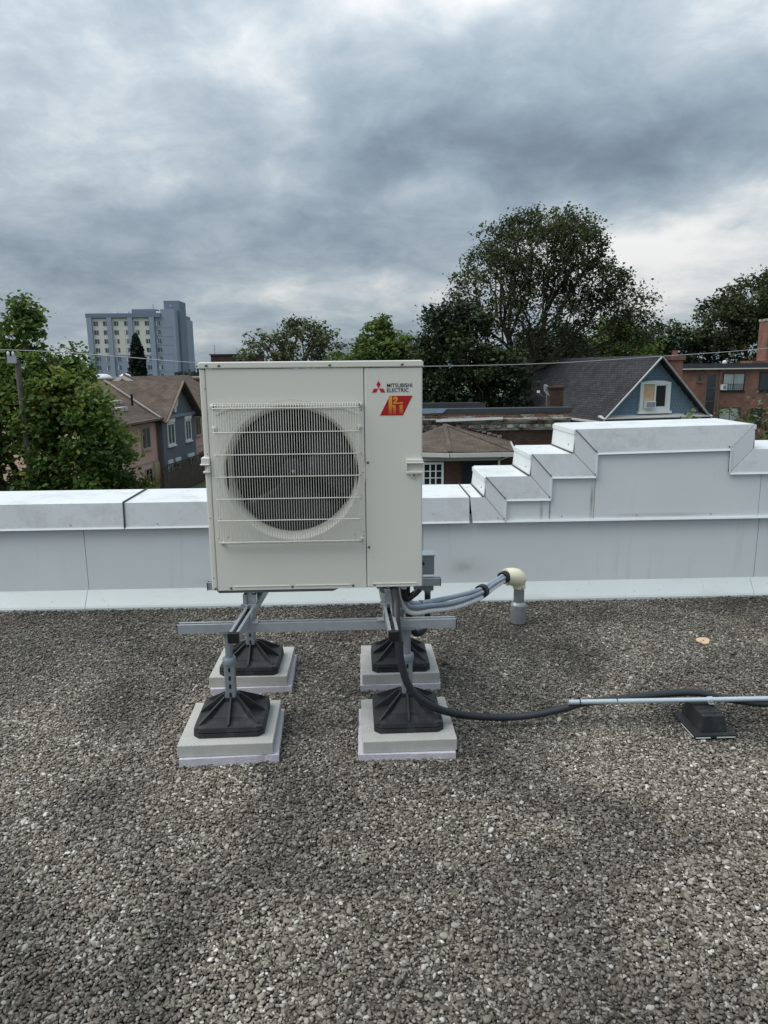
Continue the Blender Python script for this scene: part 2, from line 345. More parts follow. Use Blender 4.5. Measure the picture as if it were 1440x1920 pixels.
# ------------------------------------------------------------------ roof deck, gravel
WY = 5.03     # plane of the lower parapet face
deck = struct(Bx(-9, 9, -4, 5.9, -5.88, -.014).build('roof_deck', MT['concrete']))
def gravel_mat():
    m = bpy.data.materials.new('river_gravel'); m.use_nodes = True; t = m.node_tree; b = t.nodes['Principled BSDF']
    b.inputs['Roughness'].default_value = .58; b.inputs['Specular IOR Level'].default_value = .4
    oi = t.nodes.new('ShaderNodeObjectInfo'); r = t.nodes.new('ShaderNodeValToRGB'); r.color_ramp.interpolation = 'LINEAR'
    t.links.new(oi.outputs['Random'], r.inputs[0]); el = r.color_ramp.elements
    el[0].position = 0; el[0].color = s2l((80, 74, 65)) + (1,)
    el[1].position = 1; el[1].color = s2l((226, 224, 216)) + (1,)
    for p, c in ((.15, (102, 94, 82)), (.36, (121, 114, 102)), (.45, (126, 118, 104)), (.50, (141, 134, 121)), (.70, (151, 144, 131)), (.74, (136, 124, 108)), (.82, (163, 158, 147)), (.95, (186, 181, 169))):
        e = el.new(p); e.color = s2l(c) + (1,)
    g = t.nodes.new('ShaderNodeNewGeometry')
    n = t.nodes.new('ShaderNodeTexNoise'); t.links.new(g.outputs['Position'], n.inputs['Vector']); n.inputs['Scale'].default_value = 1.15; n.inputs['Detail'].default_value = 5; n.inputs['Distortion'].default_value = .8
    mr = t.nodes.new('ShaderNodeMapRange'); mr.inputs[1].default_value = .34; mr.inputs[2].default_value = .66; mr.inputs[3].default_value = .36; mr.inputs[4].default_value = 1.0
    t.links.new(n.outputs[0], mr.inputs[0])
    # stone colour darkens gradually towards the parapet
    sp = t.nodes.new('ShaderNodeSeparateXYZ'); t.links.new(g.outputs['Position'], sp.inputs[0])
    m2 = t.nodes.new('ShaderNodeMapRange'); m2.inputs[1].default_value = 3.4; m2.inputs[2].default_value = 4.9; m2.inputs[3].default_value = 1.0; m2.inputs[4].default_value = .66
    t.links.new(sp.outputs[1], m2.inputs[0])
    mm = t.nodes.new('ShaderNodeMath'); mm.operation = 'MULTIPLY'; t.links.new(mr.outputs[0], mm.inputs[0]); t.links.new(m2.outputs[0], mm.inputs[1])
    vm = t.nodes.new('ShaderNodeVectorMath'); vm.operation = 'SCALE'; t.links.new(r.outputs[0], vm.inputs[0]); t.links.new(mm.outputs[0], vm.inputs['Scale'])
    t.links.new(vm.outputs[0], b.inputs['Base Color']); return m
MT['gravel'] = gravel_mat()
rng = np.random.default_rng(11)
def gravel():
    sp = .0084
    ys = np.arange(.75, WY - .09, sp * .87); P = []
    for i, y in enumerate(ys):
        hw = .85 + .60 * y + .45
        xs = np.arange(-hw + (i % 2) * sp / 2 + .03 * y, hw + .05 * y, sp); P.append(np.c_[xs, np.full(len(xs), y)])
    P = np.concatenate(P); P += rng.normal(0, sp * .30, P.shape)
    n = len(P); z = rng.uniform(-.012, -.003, n)
    k = int(n * .14); Q = P[rng.choice(n, k, replace=False)] + rng.normal(0, .004, (k, 2))
    P = np.r_[P, Q]; z = np.r_[z, rng.uniform(-.001, .004, k)]
    keep = P[:, 1] < WY - .085
    P, z = P[keep], z[keep]; n = len(P)
    z += .006 * np.sin(P[:, 0] * 2.1 + 1) * np.sin(P[:, 1] * 2.7)
    me = bpy.data.meshes.new('gravel'); me.vertices.add(n); me.vertices.foreach_set('co', np.c_[P, z].astype(np.float32).ravel())
    sz = np.clip(rng.lognormal(math.log(.0053), .30, n), .0028, .013)
    a = me.attributes.new('ssize', 'FLOAT', 'POINT'); a.data.foreach_set('value', sz.astype(np.float32))
    rot = np.c_[rng.normal(0, .24, n), rng.normal(0, .24, n), rng.uniform(0, 6.283, n)]
    a = me.attributes.new('srot', 'FLOAT_VECTOR', 'POINT'); a.data.foreach_set('vector', rot.astype(np.float32).ravel())
    o = bpy.data.objects.new('gravel', me); C.objects.link(o); stuff(o); tag(o, 'small mixed grey river gravel covering the flat roof', 'gravel')
    g = bpy.data.node_groups.new('gravel_stones', 'GeometryNodeTree')
    g.interface.new_socket('Geometry', in_out='INPUT', socket_type='NodeSocketGeometry'); g.interface.new_socket('Geometry', in_out='OUTPUT', socket_type='NodeSocketGeometry')
    N = g.nodes; L = g.links; gi = N.new('NodeGroupInput'); go = N.new('NodeGroupOutput')
    join = N.new('GeometryNodeGeometryToInstance')
    for i in range(9):
        ic = N.new('GeometryNodeMeshIcoSphere'); ic.inputs['Radius'].default_value = 1; ic.inputs['Subdivisions'].default_value = 3
        pos = N.new('GeometryNodeInputPosition'); nz = N.new('ShaderNodeTexNoise'); nz.noise_dimensions = '4D'; nz.inputs['W'].default_value = i * 7.3; nz.inputs['Scale'].default_value = .75; nz.inputs['Detail'].default_value = 1.5
        L.new(pos.outputs[0], nz.inputs['Vector'])
        sub = N.new('ShaderNodeVectorMath'); sub.operation = 'SUBTRACT'; L.new(nz.outputs['Color'], sub.inputs[0]); sub.inputs[1].default_value = (.5, .5, .5)
        scl = N.new('ShaderNodeVectorMath'); scl.operation = 'SCALE'; L.new(sub.outputs[0], scl.inputs[0]); scl.inputs['Scale'].default_value = .85
        sp_ = N.new('GeometryNodeSetPosition'); L.new(ic.outputs['Mesh'], sp_.inputs['Geometry']); L.new(scl.outputs[0], sp_.inputs['Offset'])
        tr = N.new('GeometryNodeTransform'); L.new(sp_.outputs[0], tr.inputs['Geometry'])
        tr.inputs['Scale'].default_value = (1.12 + .25 * math.sin(i * 1.7), .74 + .14 * math.cos(i * 2.3), .52 + .08 * math.sin(i * 3.1))
        ss = N.new('GeometryNodeSetShadeSmooth'); L.new(tr.outputs[0], ss.inputs['Geometry'])
        sm = N.new('GeometryNodeSetMaterial'); sm.inputs['Material'].default_value = MT['gravel']; L.new(ss.outputs[0], sm.inputs['Geometry'])
        L.new(sm.outputs[0], join.inputs[0])
    iop = N.new('GeometryNodeInstanceOnPoints'); L.new(gi.outputs[0], iop.inputs['Points']); L.new(join.outputs[0], iop.inputs['Instance'])
    iop.inputs['Pick Instance'].default_value = True
    na = N.new('GeometryNodeInputNamedAttribute'); na.data_type = 'FLOAT'; na.inputs['Name'].default_value = 'ssize'; L.new(na.outputs['Attribute'], iop.inputs['Scale'])
    nb = N.new('GeometryNodeInputNamedAttribute'); nb.data_type = 'FLOAT_VECTOR'; nb.inputs['Name'].default_value = 'srot'
    e2r = N.new('FunctionNodeEulerToRotation'); L.new(nb.outputs['Attribute'], e2r.inputs[0]); L.new(e2r.outputs[0], iop.inputs['Rotation'])
    L.new(iop.outputs[0], go.inputs[0])
    md = o.modifiers.new('stones', 'NODES'); md.node_group = g
    print('gravel stones', n)
gravel()
# ------------------------------------------------------------------ parapet
par = thing('parapet_wall', 'long white sheet metal parapet with stepped raised end behind the heat pump', 'parapet', (0, 0, 0))
YF, YB = 5.0, 5.57
prof = [(-9, .768), (.889, .768), (.889, .916), (1.215, .916), (1.215, 1.074), (1.522, 1.074), (1.522, 1.246), (2.816, 1.267), (2.816, 1.088), (9, 1.088)]
inn = [(-9, .595), (1.036, .595), (1.036, .751), (1.362, .751), (1.362, .910), (1.684, .910), (1.684, 1.078), (2.649, 1.094), (2.655, .921), (9, .921)]
core = MB().prism([(x + (.008 if i in (1, 2, 3, 4, 5, 6) and 0 else 0), z - .008) for i, (x, z) in enumerate(prof)] + [(9, -.01), (-9, -.01)], YF + .05, YB - .01)
core.build('parapet_core', MT['joint'], par)
G = .0022
def cap_h(x0, x1, z0, z1, xi0, xi1, zi0, zi1):
    m = MB()
    pf = [(x0 + G, z0), (x1 - G, z1), (xi1 - G, zi1), (xi0 + G, zi0)]
    def pt(p, y): return (p[0], y, p[1])
    yb = YF - .010
    A = [pt(pf[0], YF), pt(pf[1], YF), pt(pf[2], yb), pt(pf[3], yb)]; Bk = [(p[0], p[1] + .006, p[2]) for p in A]
    m.hexa(A, Bk)
    m.hexa([(x0 + G, YF, z0 - .005), (x1 - G, YF, z1 - .005), (x1 - G, YB, z1 - .005), (x0 + G, YB, z0 - .005)],
           [(x0 + G, YF, z0), (x1 - G, YF, z1), (x1 - G, YB, z1 + .004), (x0 + G, YB, z0 + .004)])
    m.hexa([(x0 + G, YB - .006, z0 - .17), (x1 - G, YB - .006, z1 - .17), (x1 - G, YB, z1 - .17), (x0 + G, YB, z0 - .17)],
           [(x0 + G, YB - .006, z0 - .006), (x1 - G, YB - .006, z1 - .006), (x1 - G, YB, z1 - .006), (x0 + G, YB, z0 - .006)])
    o = m.build('coping_cap', MT['sheet_top'], par)
    h = MB().hexa([(xi0 + G, yb - .010, zi0 - .012), (xi1 - G, yb - .010, zi1 - .012), (xi1 - G, yb + .008, zi1 - .012), (xi0 + G, yb + .008, zi0 - .012)],
                  [(xi0 + G, yb - .004, zi0), (xi1 - G, yb - .004, zi1), (xi1 - G, yb + .008, zi1 - .001), (xi0 + G, yb + .008, zi0 - .001)])
    h.build('hem', MT['hem'], o)
    return o
def cap_v(a, b, ai, bi, left=True):
    m = MB(); pf = [(a[0], a[1] + G), (ai[0], ai[1] + G), (bi[0], bi[1] - G), (b[0], b[1] - G)]
    ys = [YF, YF - .010, YF - .010, YF]
    A = [(p[0], y, p[1]) for p, y in zip(pf, ys)]; Bk = [(p[0], p[1] + .006, p[2]) for p in A]
    m.hexa(A, Bk)
    s = 1 if left else -1
    # riser sheet, leaning out a little at its foot
    x = a[0]; lo, hi = a[1] + .004, b[1] - .006; k = .014 * s
    m.hexa([(x - k, YF, lo), (x - k + .006 * s, YF, lo), (x - k + .006 * s, YB, lo), (x - k, YB, lo)],
           [(x, YF, hi), (x + .006 * s, YF, hi), (x + .006 * s, YB, hi), (x, YB, hi)])
    o = m.build('riser_cap', MT['sheet'], par)
    lip = MB().box(min(x - .010 * s, x + .004 * s), max(x - .010 * s, x + .004 * s), YF - .004, YB, hi - .030, hi + .002)
    lip.build('riser_lip', MT['sheet'], o)
    e0 = Vector((ai[0], YF - .014, ai[1])); e1 = Vector((bi[0], YF - .014, bi[1]))
    MB().bar(e0, e1, .010, .008, (0, 1, 0)).build('hem', MT['hem'], o)
    for zz in (lo + .05,):
        MB().lathe([(.006, 0), (.006, -.004), (.003, -.006)], (x - k * .6, YF + .12, zz), 'x', 8).build('screw', MT['screw'], o)
    return o
for x0, x1 in ((-9, -4.6), (-4.6, -1.69), (-1.69, .775)):
    cap_h(x0, x1, .768, .768, x0, x1, .595, .595)
cap_h(.775, .889, .768, .768, .795, 1.036, .595, .595)
cap_h(.889, 1.215, .916, .916, 1.036, 1.362, .751, .751)
cap_h(1.215, 1.522, 1.074, 1.074, 1.362, 1.684, .910, .910)
cap_h(1.522, 2.816, 1.246, 1.267, 1.684, 2.649, 1.078, 1.094)
cap_h(2.816, 6, 1.088, 1.088, 2.655, 6, .921, .921)
cap_h(6, 9, 1.088, 1.088, 6, 9, .921, .921)
for i in (1, 3, 5): cap_v(prof[i], prof[i + 1], inn[i], inn[i + 1])
cap_v(prof[8], prof[7], inn[8], inn[7], False)
# open joint on the left coping: bead of sealant
MB().bar((-1.69, YF - .006, .772), (-1.69, YB, .776), .010, .012).bar((-1.69, YF - .014, .588), (-1.69, YF - .002, .770), .010, .010).build('sealant_bead', MT['joint'], par)
MB().bar((.775, YF - .002, .771), (.775, YB, .775), .007, .010).build('sealant_bead', MT['joint'], par)
for i in (1, 3, 5):
    z = prof[i][1]; MB().bar((prof[i][0] - .018, YF, z + .004), (prof[i][0] - .018, YB, z + .006), .012, .012).build('sealant_bead', MT['joint'], par)
for i in (1, 2, 3, 4, 5, 6, 7):
    a, b = prof[i], inn[i]
    if i in (2, 4, 6): MB().bar((a[0], YF - .003, a[1]), (b[0], YF - .013, b[1]), .0045, .004, (0, 1, 0)).build('mitre_seam', MT['joint'], par)
    MB().lathe([(.006, 0), (.006, -.005), (.002, -.008)], (b[0] - .012, YF - .012, b[1] + .016), 'y', 8).build('screw', MT['screw'], par)
# stepped upper sheet below the band
Y2 = YF + .006
def face(name, poly, y, t=.006, m='sheet'): return MB().prism(poly, y, y + t).build(name, MT[m], par)
e = .012
face('wall_panel', [(1.03, .593), (1.36, .593), (1.36, .753), (1.03, .753)], Y2)
face('wall_panel', [(1.364, .593), (1.682, .593), (1.682, .912), (1.364, .912)], Y2 + .001)
face('wall_panel', [(1.686, .593), (2.90, .593), (2.90, .923), (2.652, .923), (2.652, 1.097), (1.686, 1.080)], Y2)
face('wall_panel', [(2.904, .593), (6, .593), (6, .923), (2.904, .923)], Y2 + .001)
face('wall_panel', [(6.004, .593), (9, .593), (9, .923), (6.004, .923)], Y2)
MB().hexa([(1.04, YF - .020, .583), (9, YF - .020, .583), (9, YF + .012, .583), (1.04, YF + .012, .583)], [(1.04, YF - .014, .596), (9, YF - .014, .596), (9, YF + .012, .595), (1.04, YF + .012, .595)]).build('drip_hem', MT['hem'], par)
RV = MB().lathe([(.0045, 0), (.0045, -.002), (.002, -.004), (0, -.004)], (0, 0, 0), 'y', 8).mesh('rivet', MT['screw'], True)
for x in [-3.9 + .61 * k for k in range(9)] + [1.45 + .55 * k for k in range(5)]:
    o = bpy.data.objects.new('rivet', RV); C.objects.link(o); o.parent = par; o.location = (x, YF - .0095 if x < 1 else YF + .0055, .615)
xs = [-9, -5.0, -2.0, .44, 2.93, 6.2, 9]
for i in range(len(xs) - 1):
    face('wall_panel', [(xs[i] + .002, .10), (xs[i + 1] - .002, .10), (xs[i + 1] - .002, .64), (xs[i] + .002, .64)], WY + .001 * (i % 2), .006)
xs = [-9, -5.0, -2.01, 2.90, 9]
for i in range(len(xs) - 1):
    a, b = xs[i] + .0015, xs[i + 1] - .0015; k = .0008 * (i % 2)
    m = MB()
    # sloped base flashing, its toe turned down into the gravel
    p = [(WY - .001, .122), (WY - .075, .022), (WY - .082, .008), (WY - .082, -.012), (WY - .076, -.012), (WY - .076, .010), (WY - .068, .024), (WY - .001, .112)]
    p = [(y - k, z) for y, z in p]
    m.prism(p, a, b, 'yz'); m.build('base_flashing', MT['flash'], par)

# ------------------------------------------------------------------ heat pump
hp = thing('heat_pump', 'large cream outdoor heat pump with round fan grille and red badge', 'heat pump', (-.684, 3.10, .704))
W, H, Dp = .953, 1.012, .33
ccx, ccz = .379, .531
# front panel with round opening
def holed_panel(x0, x1, z0, z1, cx, cz, r, t, n=72):
    ang = [2 * math.pi * k / n for k in range(n)] + [math.atan2(z - cz, x - cx) % (2 * math.pi) for x in (x0, x1) for z in (z0, z1)]
    ang = sorted(set(round(a, 6) for a in ang)); m = MB(); N = len(ang)
    for y in (0, t):
        for a in ang:
            c, s = math.cos(a), math.sin(a)
            k = min([(x1 - cx) / c if c > 1e-9 else 9, (x0 - cx) / c if c < -1e-9 else 9, (z1 - cz) / s if s > 1e-9 else 9, (z0 - cz) / s if s < -1e-9 else 9])
            m.v.append((cx + r * c, y, cz + r * s)); m.v.append((cx + k * c, y, cz + k * s))
    for i in range(N):
        j = (i + 1) % N; o = 2 * N
        m.f += [(2 * i, 2 * i + 1, 2 * j + 1, 2 * j), (o + 2 * i, o + 2 * j, o + 2 * j + 1, o + 2 * i + 1), (2 * i, 2 * j, o + 2 * j, o + 2 * i), (2 * i + 1, o + 2 * i + 1, o + 2 * j + 1, 2 * j + 1)]
    return m
holed_panel(.027, .6985, .0, .982, ccx, ccz, .299, .012).build('front_panel', MT['unit'], hp)
m = Bx(0, .0245, 0, Dp, 0, .982); m.build('side_panel', MT['unit'], hp, bevel=.006, seg=3)
Bx(.701, W, 0, Dp, 0, .982).build('service_panel', MT['unit'], hp, bevel=.007, seg=3)
Bx(.0246, .7009, .012, .016, .0, .982) # seam backing is the cabinet itself
cab = MB().box(.0246, .0986, .013, .03, .01, .978).box(.66, .7005, .013, .03, .01, .978).box(.0246, .7005, .31, .328, .01, .978).box(.0246, .7005, .03, .31, 0.01, .03).box(.0246, .7005, .03, .31, .95, .978)
cab.build('cabinet', MT['coil'], hp)
cov = MB().prism([(-.004, .984), (.957, .984), (.957, 1.002), (.950, 1.012), (.003, 1.012), (-.004, 1.004)], -.006, Dp + .004)
cov.build('top_cover', MT['unit'], hp, bevel=.005, seg=3)
# bell mouth
MB().lathe([(.305, -.001), (.301, .004), (.294, .010), (.286, .022), (.281, .045), (.279, .08), (.278, .15)], (ccx, 0, ccz), 'y', 72).build('bell_mouth', MT['unit'], hp, True)
MB().lathe([(.3235, -.0003), (.3215, -.0010), (.3195, -.0003)], (ccx, 0, ccz), 'y', 72).build('embossed_ring', MT['unit'], hp, True)
# fan
fan = MB().lathe([(.0, .045), (.03, .047), (.055, .055), (.062, .07), (.062, .13), (.0, .13)], (0, 0, 0), 'y', 32)
fan = fan.build('fan', MT['fan'], hp, True, auto=40); fan.location = (ccx, .02, ccz)
bl = MB(); nr, na = 8, 12
for i in range(nr + 1):
    r = .055 + (.270 - .055) * i / nr; t = i / nr
    a0, a1 = R(-14 - 16 * t), R(62 + 24 * t)
    for k in range(na + 1):
        s = k / na; a = a0 + (a1 - a0) * s
        bl.v.append((r * math.cos(a), .060 + .075 * s - .022 * math.sin(math.pi * s) * (0.4 + t), r * math.sin(a)))
for i in range(nr):
    for k in range(na):
        q = i * (na + 1) + k; bl.f.append((q, q + 1, q + na + 2, q + na + 1))
b0 = bl.build('blade', MT['fan'], fan, True); sol = b0.modifiers.new('thick', 'SOLIDIFY'); sol.thickness = .005
for k in (1, 2):
    bb = dup(b0, fan); bb.rotation_euler = (0, R(120 * k), 0)
MB().lathe([(.0, .030), (.006, .031), (.008, .036), (.008, .046)], (0, 0, 0), 'y', 12).build('shaft_nut', MT['clip'], fan, True)
Bx(ccx - .075, ccx - .045, .19, .21, .03, .95).build('motor_bracket', MT['strut_in'], hp)
MB().lathe([(.0, .16), (.06, .16), (.06, .24), (0, .24)], (ccx, 0, ccz), 'y', 24).build('fan_motor', MT['unit_dark'], hp)
# grille
gr = thing('grille', '', '', (0, 0, 0)); del gr['label']; del gr['category']; gr.parent = hp
gw = MB(); gx0, gx1, gz0, gz1 = .056, .674, .226, .834; nW = 57; yo = -.042; rw = .00125
for k in range(nW):
    x = gx0 + (gx1 - gx0) * k / (nW - 1)
    gw.tube([(x, -.012, gz0 - .002), (x, yo + .008, gz0), (x, yo, gz0 + .008), (x, yo, gz1 - .010), (x, yo + .008, gz1), (x, -.008, gz1 + .003)], rw, 6)
gw.build('vertical_wires', MT['unit_grille'], gr, True)
def hbar(z, y=yo - .003, r=.0023):
    a, b = gx0 - .004, gx1 + .004
    MB().tube([(a, .0, z), (a, y + .012, z), (a + .004, y + .003, z), (a + .014, y, z), (b - .014, y, z), (b - .004, y + .003, z), (b, y + .012, z), (b, .0, z)], r, 8).build('horizontal_bar', MT['unit_grille'], gr, True)
for z in (.818, .716, .620, .524, .427, .331, .234): hbar(z)
for z, y in ((.829, yo + .016), (.835, yo + .030), (.227, yo + .010), (.221, yo + .024)): hbar(z, y, .0024)
for x, z in ((gx0 - .008, .826), (gx1 + .010, .826), (gx0 + .006, .222), (gx1 + .004, .228), (gx0 - .004, .732), (gx1 + .004, .732)):
    MB().lathe([(.011, -.002), (.011, -.006), (.006, -.010), (0, -.010)], (x, 0, z), 'y', 14).build('mounting_boss', MT['unit_grille'], gr, True, auto=40)
# recessed corners of the pressing above the grille
for a, b in (((.058, .79), (.12, .815)), ((.672, .785), (.61, .812)), ((.12, .815), (.61, .812))):
    MB().bar((a[0], -.001, a[1]), (b[0], -.001, b[1]), .006, .005, (0, 1, 0)).build('pressed_edge', MT['unit'], hp)
# screws, dots, pressed lip
SC = MB().lathe([(.0062, .001), (.0062, -.002), (.004, -.0035), (0, -.0035)], (0, 0, 0), 'y', 12).mesh('screw', MT['screw'], True)
for x, z in ((.712, .574), (.712, .191), (.735, .014), (.637, .013), (.363, .013), (.086, .011), (.016, .010), (.086, .997), (.556, .995), (.865, .995), (.033, .998), (.055, .826), (.676, .829), (.066, .222), (.678, .229)):
    o = bpy.data.objects.new('screw', SC); C.objects.link(o); o.parent = hp; o.location = (x, -.0115 if (z > .2 and z < .84 and x < .69) else (-.006 if z > .99 else 0), z)
HO = MB().lathe([(.0026, -.0006), (0, -.0006)], (0, 0, 0), 'y', 8).mesh('punched_hole', MT['hole'])
for x, z in ((.045, .82), (.688, .822), (.688, .803), (.046, .525), (.690, .53), (.690, .262), (.690, .243), (.043, .242), (.02, .90), (.016, .62), (.012, .335), (.012, .06), (.085, .247), (.65, .25)):
    o = bpy.data.objects.new('punched_hole', HO); C.objects.link(o); o.parent = hp; o.location = (x, 0, z)
for x0, x1, z in ((.10, .35, .0175), (.375, .625, .0175)): Bx(x0, x1, -.004, .001, z - .002, z + .002).build('pressed_lip', MT['unit'], hp, bevel=.0015)
MB().bar((.725, -.002, .019), (.925, -.002, .019), .004, .004).bar((.725, -.002, .007), (.925, -.002, .007), .004, .003).bar((.925, -.002, .006), (.925, -.002, .020), .003, .003).build('pressed_lip', MT['unit'], hp)
# carrying handles
def handle(x0, x1, z0, z1, par_):
    m = MB()
    m.box(x0, x1, -.014, .001, z0 + .052, z1)                       # hood
    m.box(x0, x1 + .004, -.020, .001, z0 + .046, z0 + .052)         # rim of the hood
    m.box(x0, x0 + .006, -.014, .001, z0 + .014, z0 + .046)         # left cheek
    m.box(x0, x1, -.014, .001, z0, z0 + .012)                       # lower rim
    m.prism([(x0 + .018, z0), (x0 + .026, z0 - .016), (x0 + .034, z0 - .020), (x0 + .040, z0 - .016), (x0 + .052, z0)], -.010, .001)
    o = m.build('handle', MT['unit'], par_, bevel=.003, seg=3)
    Bx(x0 + .006, x1, -.001, .002, z0 + .012, z0 + .046).build('handle_recess', MT['unit'], o)
    s = bpy.data.objects.new('screw', SC); C.objects.link(s); s.parent = o; s.location = (x0 + .034, -.010, z0 - .006)
handle(.880, W + .003, .522, .586, hp)
m = MB().box(-.012, .026, -.012, .05, .580, .606).box(-.016, .026, -.020, .05, .572, .580).box(.010, .026, -.012, .05, .545, .572).box(-.006, .026, -.014, .05, .537, .547)
m.build('handle', MT['unit'], hp, bevel=.004, seg=3)
# base rails and feet
MB().prism([(.02, 0), (.03, -.013), (.545, -.013), (.575, 0)], .003, .32).build('base_pan', MT['unit_dark'], hp)
# lettering and marks (flat print)
def text_mesh(body, x, z, width, height, mt, parent, name, bold=.0):
    cu = bpy.data.curves.new('print', 'FONT'); cu.body = body; cu.size = 1; cu.extrude = .004; cu.offset = bold; cu.space_character = 1.02
    o = bpy.data.objects.new('print', cu); C.objects.link(o); bpy.context.view_layer.update()
    dg = bpy.context.evaluated_depsgraph_get(); me = bpy.data.meshes.new_from_object(o.evaluated_get(dg)); bpy.data.objects.remove(o); bpy.data.curves.remove(cu)
    co = np.empty(len(me.vertices) * 3); me.vertices.foreach_get('co', co); co = co.reshape(-1, 3)
    lo, hi = co.min(0), co.max(0); s = (co - lo) / (hi - lo)
    P = np.c_[x + s[:, 0] * width, -.0012 + 0 * s[:, 0] + .001 * (1 - s[:, 2]), z + s[:, 1] * height]
    me.vertices.foreach_set('co', P.ravel()); me.materials.clear(); me.materials.append(mt); me.update()
    o = bpy.data.objects.new(name, me); C.objects.link(o); o.parent = parent; return o
def flat(poly, name, mt, parent, y=-.0010): return MB().prism(poly, y, .0003).build(name, mt, parent)
badge_y = -.0010
text_mesh('MITSUBISHI', .7995, .8985, .109, .0165, MT['ink'], hp, 'lettering', .010)
text_mesh('ELECTRIC', .7995, .8775, .0935, .0168, MT['ink'], hp, 'lettering', .010)
ex, ez, eh = .7635, .8945, .0325      # three-diamond emblem
flat([(ex, ez), (ex + .0095, ez + eh / 2), (ex, ez + eh), (ex - .0095, ez + eh / 2)], 'emblem_diamond', MT['red'], hp)
flat([(ex - .0015, ez - .001), (ex - .0200, ez - .001), (ex - .0290, ez - .0180), (ex - .0105, ez - .0180)], 'emblem_diamond', MT['red'], hp)
flat([(ex + .0015, ez - .001), (ex + .0105, ez - .0180), (ex + .0290, ez - .0180), (ex + .0200, ez - .001)], 'emblem_diamond', MT['red'], hp)
bd = flat([(.768, .778), (.868, .778), (.910, .862), (.811, .862)], 'badge', MT['logo_red'], hp)
def zp(x, y): return (.768 + (x - 372) * .000267, .862 - (y - 455) * .0002625)
yl = -.0018
def letter(pts, name='badge_letter'): return MB().prism([zp(*p) for p in pts], yl, -.0011).build(name, MT['logo_or'], bd)
letter([(515, 770), (515, 500), (538, 462), (572, 462), (572, 770)])
hump = [(572, 610)] + [(602 + 30 * math.sin(R(a)), 640 - 38 * math.cos(R(a))) for a in range(0, 91, 15)] + [(632, 770), (590, 770), (590, 660), (584, 645), (572, 642)]
letter(hump)
letter([(690, 606), (748, 606), (748, 757), (690, 757)])
two = [(588, 520), (588, 495), (600, 474), (626, 466), (650, 474), (664, 496), (660, 522), (640, 548), (622, 562), (665, 562), (665, 586), (588, 586), (588, 566), (612, 540), (630, 518), (632, 500), (624, 492), (614, 500), (612, 520)]
letter(two); letter([(667, 562), (686, 562), (686, 586), (667, 586)]); letter([(690, 560), (748, 560), (748, 586), (690, 586)])
# ------------------------------------------------------------------ pavers and foam
CORN = [('front left', -.617, 3.050, 1.2), ('front right', .190, 3.042, 1.0), ('rear left', -.618, 3.742, -.5), ('rear right', .190, 3.735, .8)]
pv = None
PL = {'front left': 'square grey concrete paver under the front left black foot', 'front right': 'square grey concrete paver under the front right black foot, conduit crossing it',
      'rear left': 'square grey concrete paver under the rear left black foot', 'rear right': 'square grey concrete paver under the rear right black foot'}
FO = {'front left': 'pale lavender foam board under the front left paver', 'front right': 'pale lavender foam board under the front right paver',
      'rear left': 'pale lavender foam board under the rear left paver', 'rear right': 'pale lavender foam board under the rear right paver'}
def foam_mesh(seed, dx, dy):
    r = random.Random(seed); h = .214; P = []
    for s in range(4):
        for k in range(14):
            t = k / 14; j = r.uniform(-.0015, .0015) - (.008 if r.random() < .05 else 0)
            q = [(-h + 2 * h * t, -h - j), (h + j, -h + 2 * h * t), (h - 2 * h * t, h + j), (-h - j, h - 2 * h * t)][s]
            P.append((q[0] + dx, q[1] + dy))
    return MB().prism(P, -.006, .031, 'xy')
for i, (nm, x, y, rz) in enumerate(CORN):
    f = foam_mesh(i + 3, (.010, -.010, .008, .0)[i], (-.002, -.004, -.006, -.003)[i]).build('foam_board', MT['foam']); f.location = (x, y, 0); f.rotation_euler = (0, 0, R(rz + (1.5, -1.5, 2, -1)[i]))
    tag(f, FO[nm], 'foam board', 'foam boards under the pavers')
    p = Bx(-.207, .207, -.205, .205, .0315, .088).build('concrete_paver', MT['paver'], bevel=.004); p.location = (x, y, 0); p.rotation_euler = (0, 0, R(rz))
    tag(p, PL[nm], 'paver', 'concrete pavers under the stand')

# ------------------------------------------------------------------ support stand
st = thing('support_stand', 'galvanised strut frame on four black ribbed rubber feet carrying the heat pump', 'stand', (0, 0, 0))
Z0 = .533
def channel(name, a, b, size=.041, t=.0028, lip=.009, parent=st, endcap=False):
    """strut channel open at the top, running from a to b (its bottom centre line)"""
    a, b = Vector(a), Vector(b); d = (b - a); L = d.length; ang = math.atan2(d.y, d.x); h = size / 2
    m = MB()
    m.box(0, L, -h, -h + t, 0, size).box(0, L, h - t, h, 0, size).box(0, L, -h + t, h - t, 0, t)
    for s in (-1, 1):
        y0, y1 = sorted((s * (h - t), s * (h - lip - t))); m.box(0, L, y0, y1, size - t, size - .0002)
        y0, y1 = sorted((s * (h - lip - t), s * (h - lip))); m.box(0, L, y0, y1, size - .010, size - t)
    o = m.build(name, MT['strut'], parent); o.location = a; o.rotation_euler = (0, 0, ang)
    fl = Bx(.001, L - .001, -h + t + .0005, h - t - .0005, t, t + .0015).build('channel_floor', MT['strut_in'], o)
    for k in range(int(L / .10)):
        xx = .05 + k * .10; q = MB().prism([(xx - .014, -.006), (xx + .014, -.006), (xx + .014, .006), (xx - .014, .006)], t + .0015, t + .0022, 'xy').build('slot', MT['hole'], o)
    return o
YR1, YR2 = 3.035, 3.672
channel('long_strut', (-.830, YR1, Z0), (.415, YR1 + .006, Z0)); channel('long_strut', (-.830, YR2 + .004, Z0), (.418, YR2, Z0))
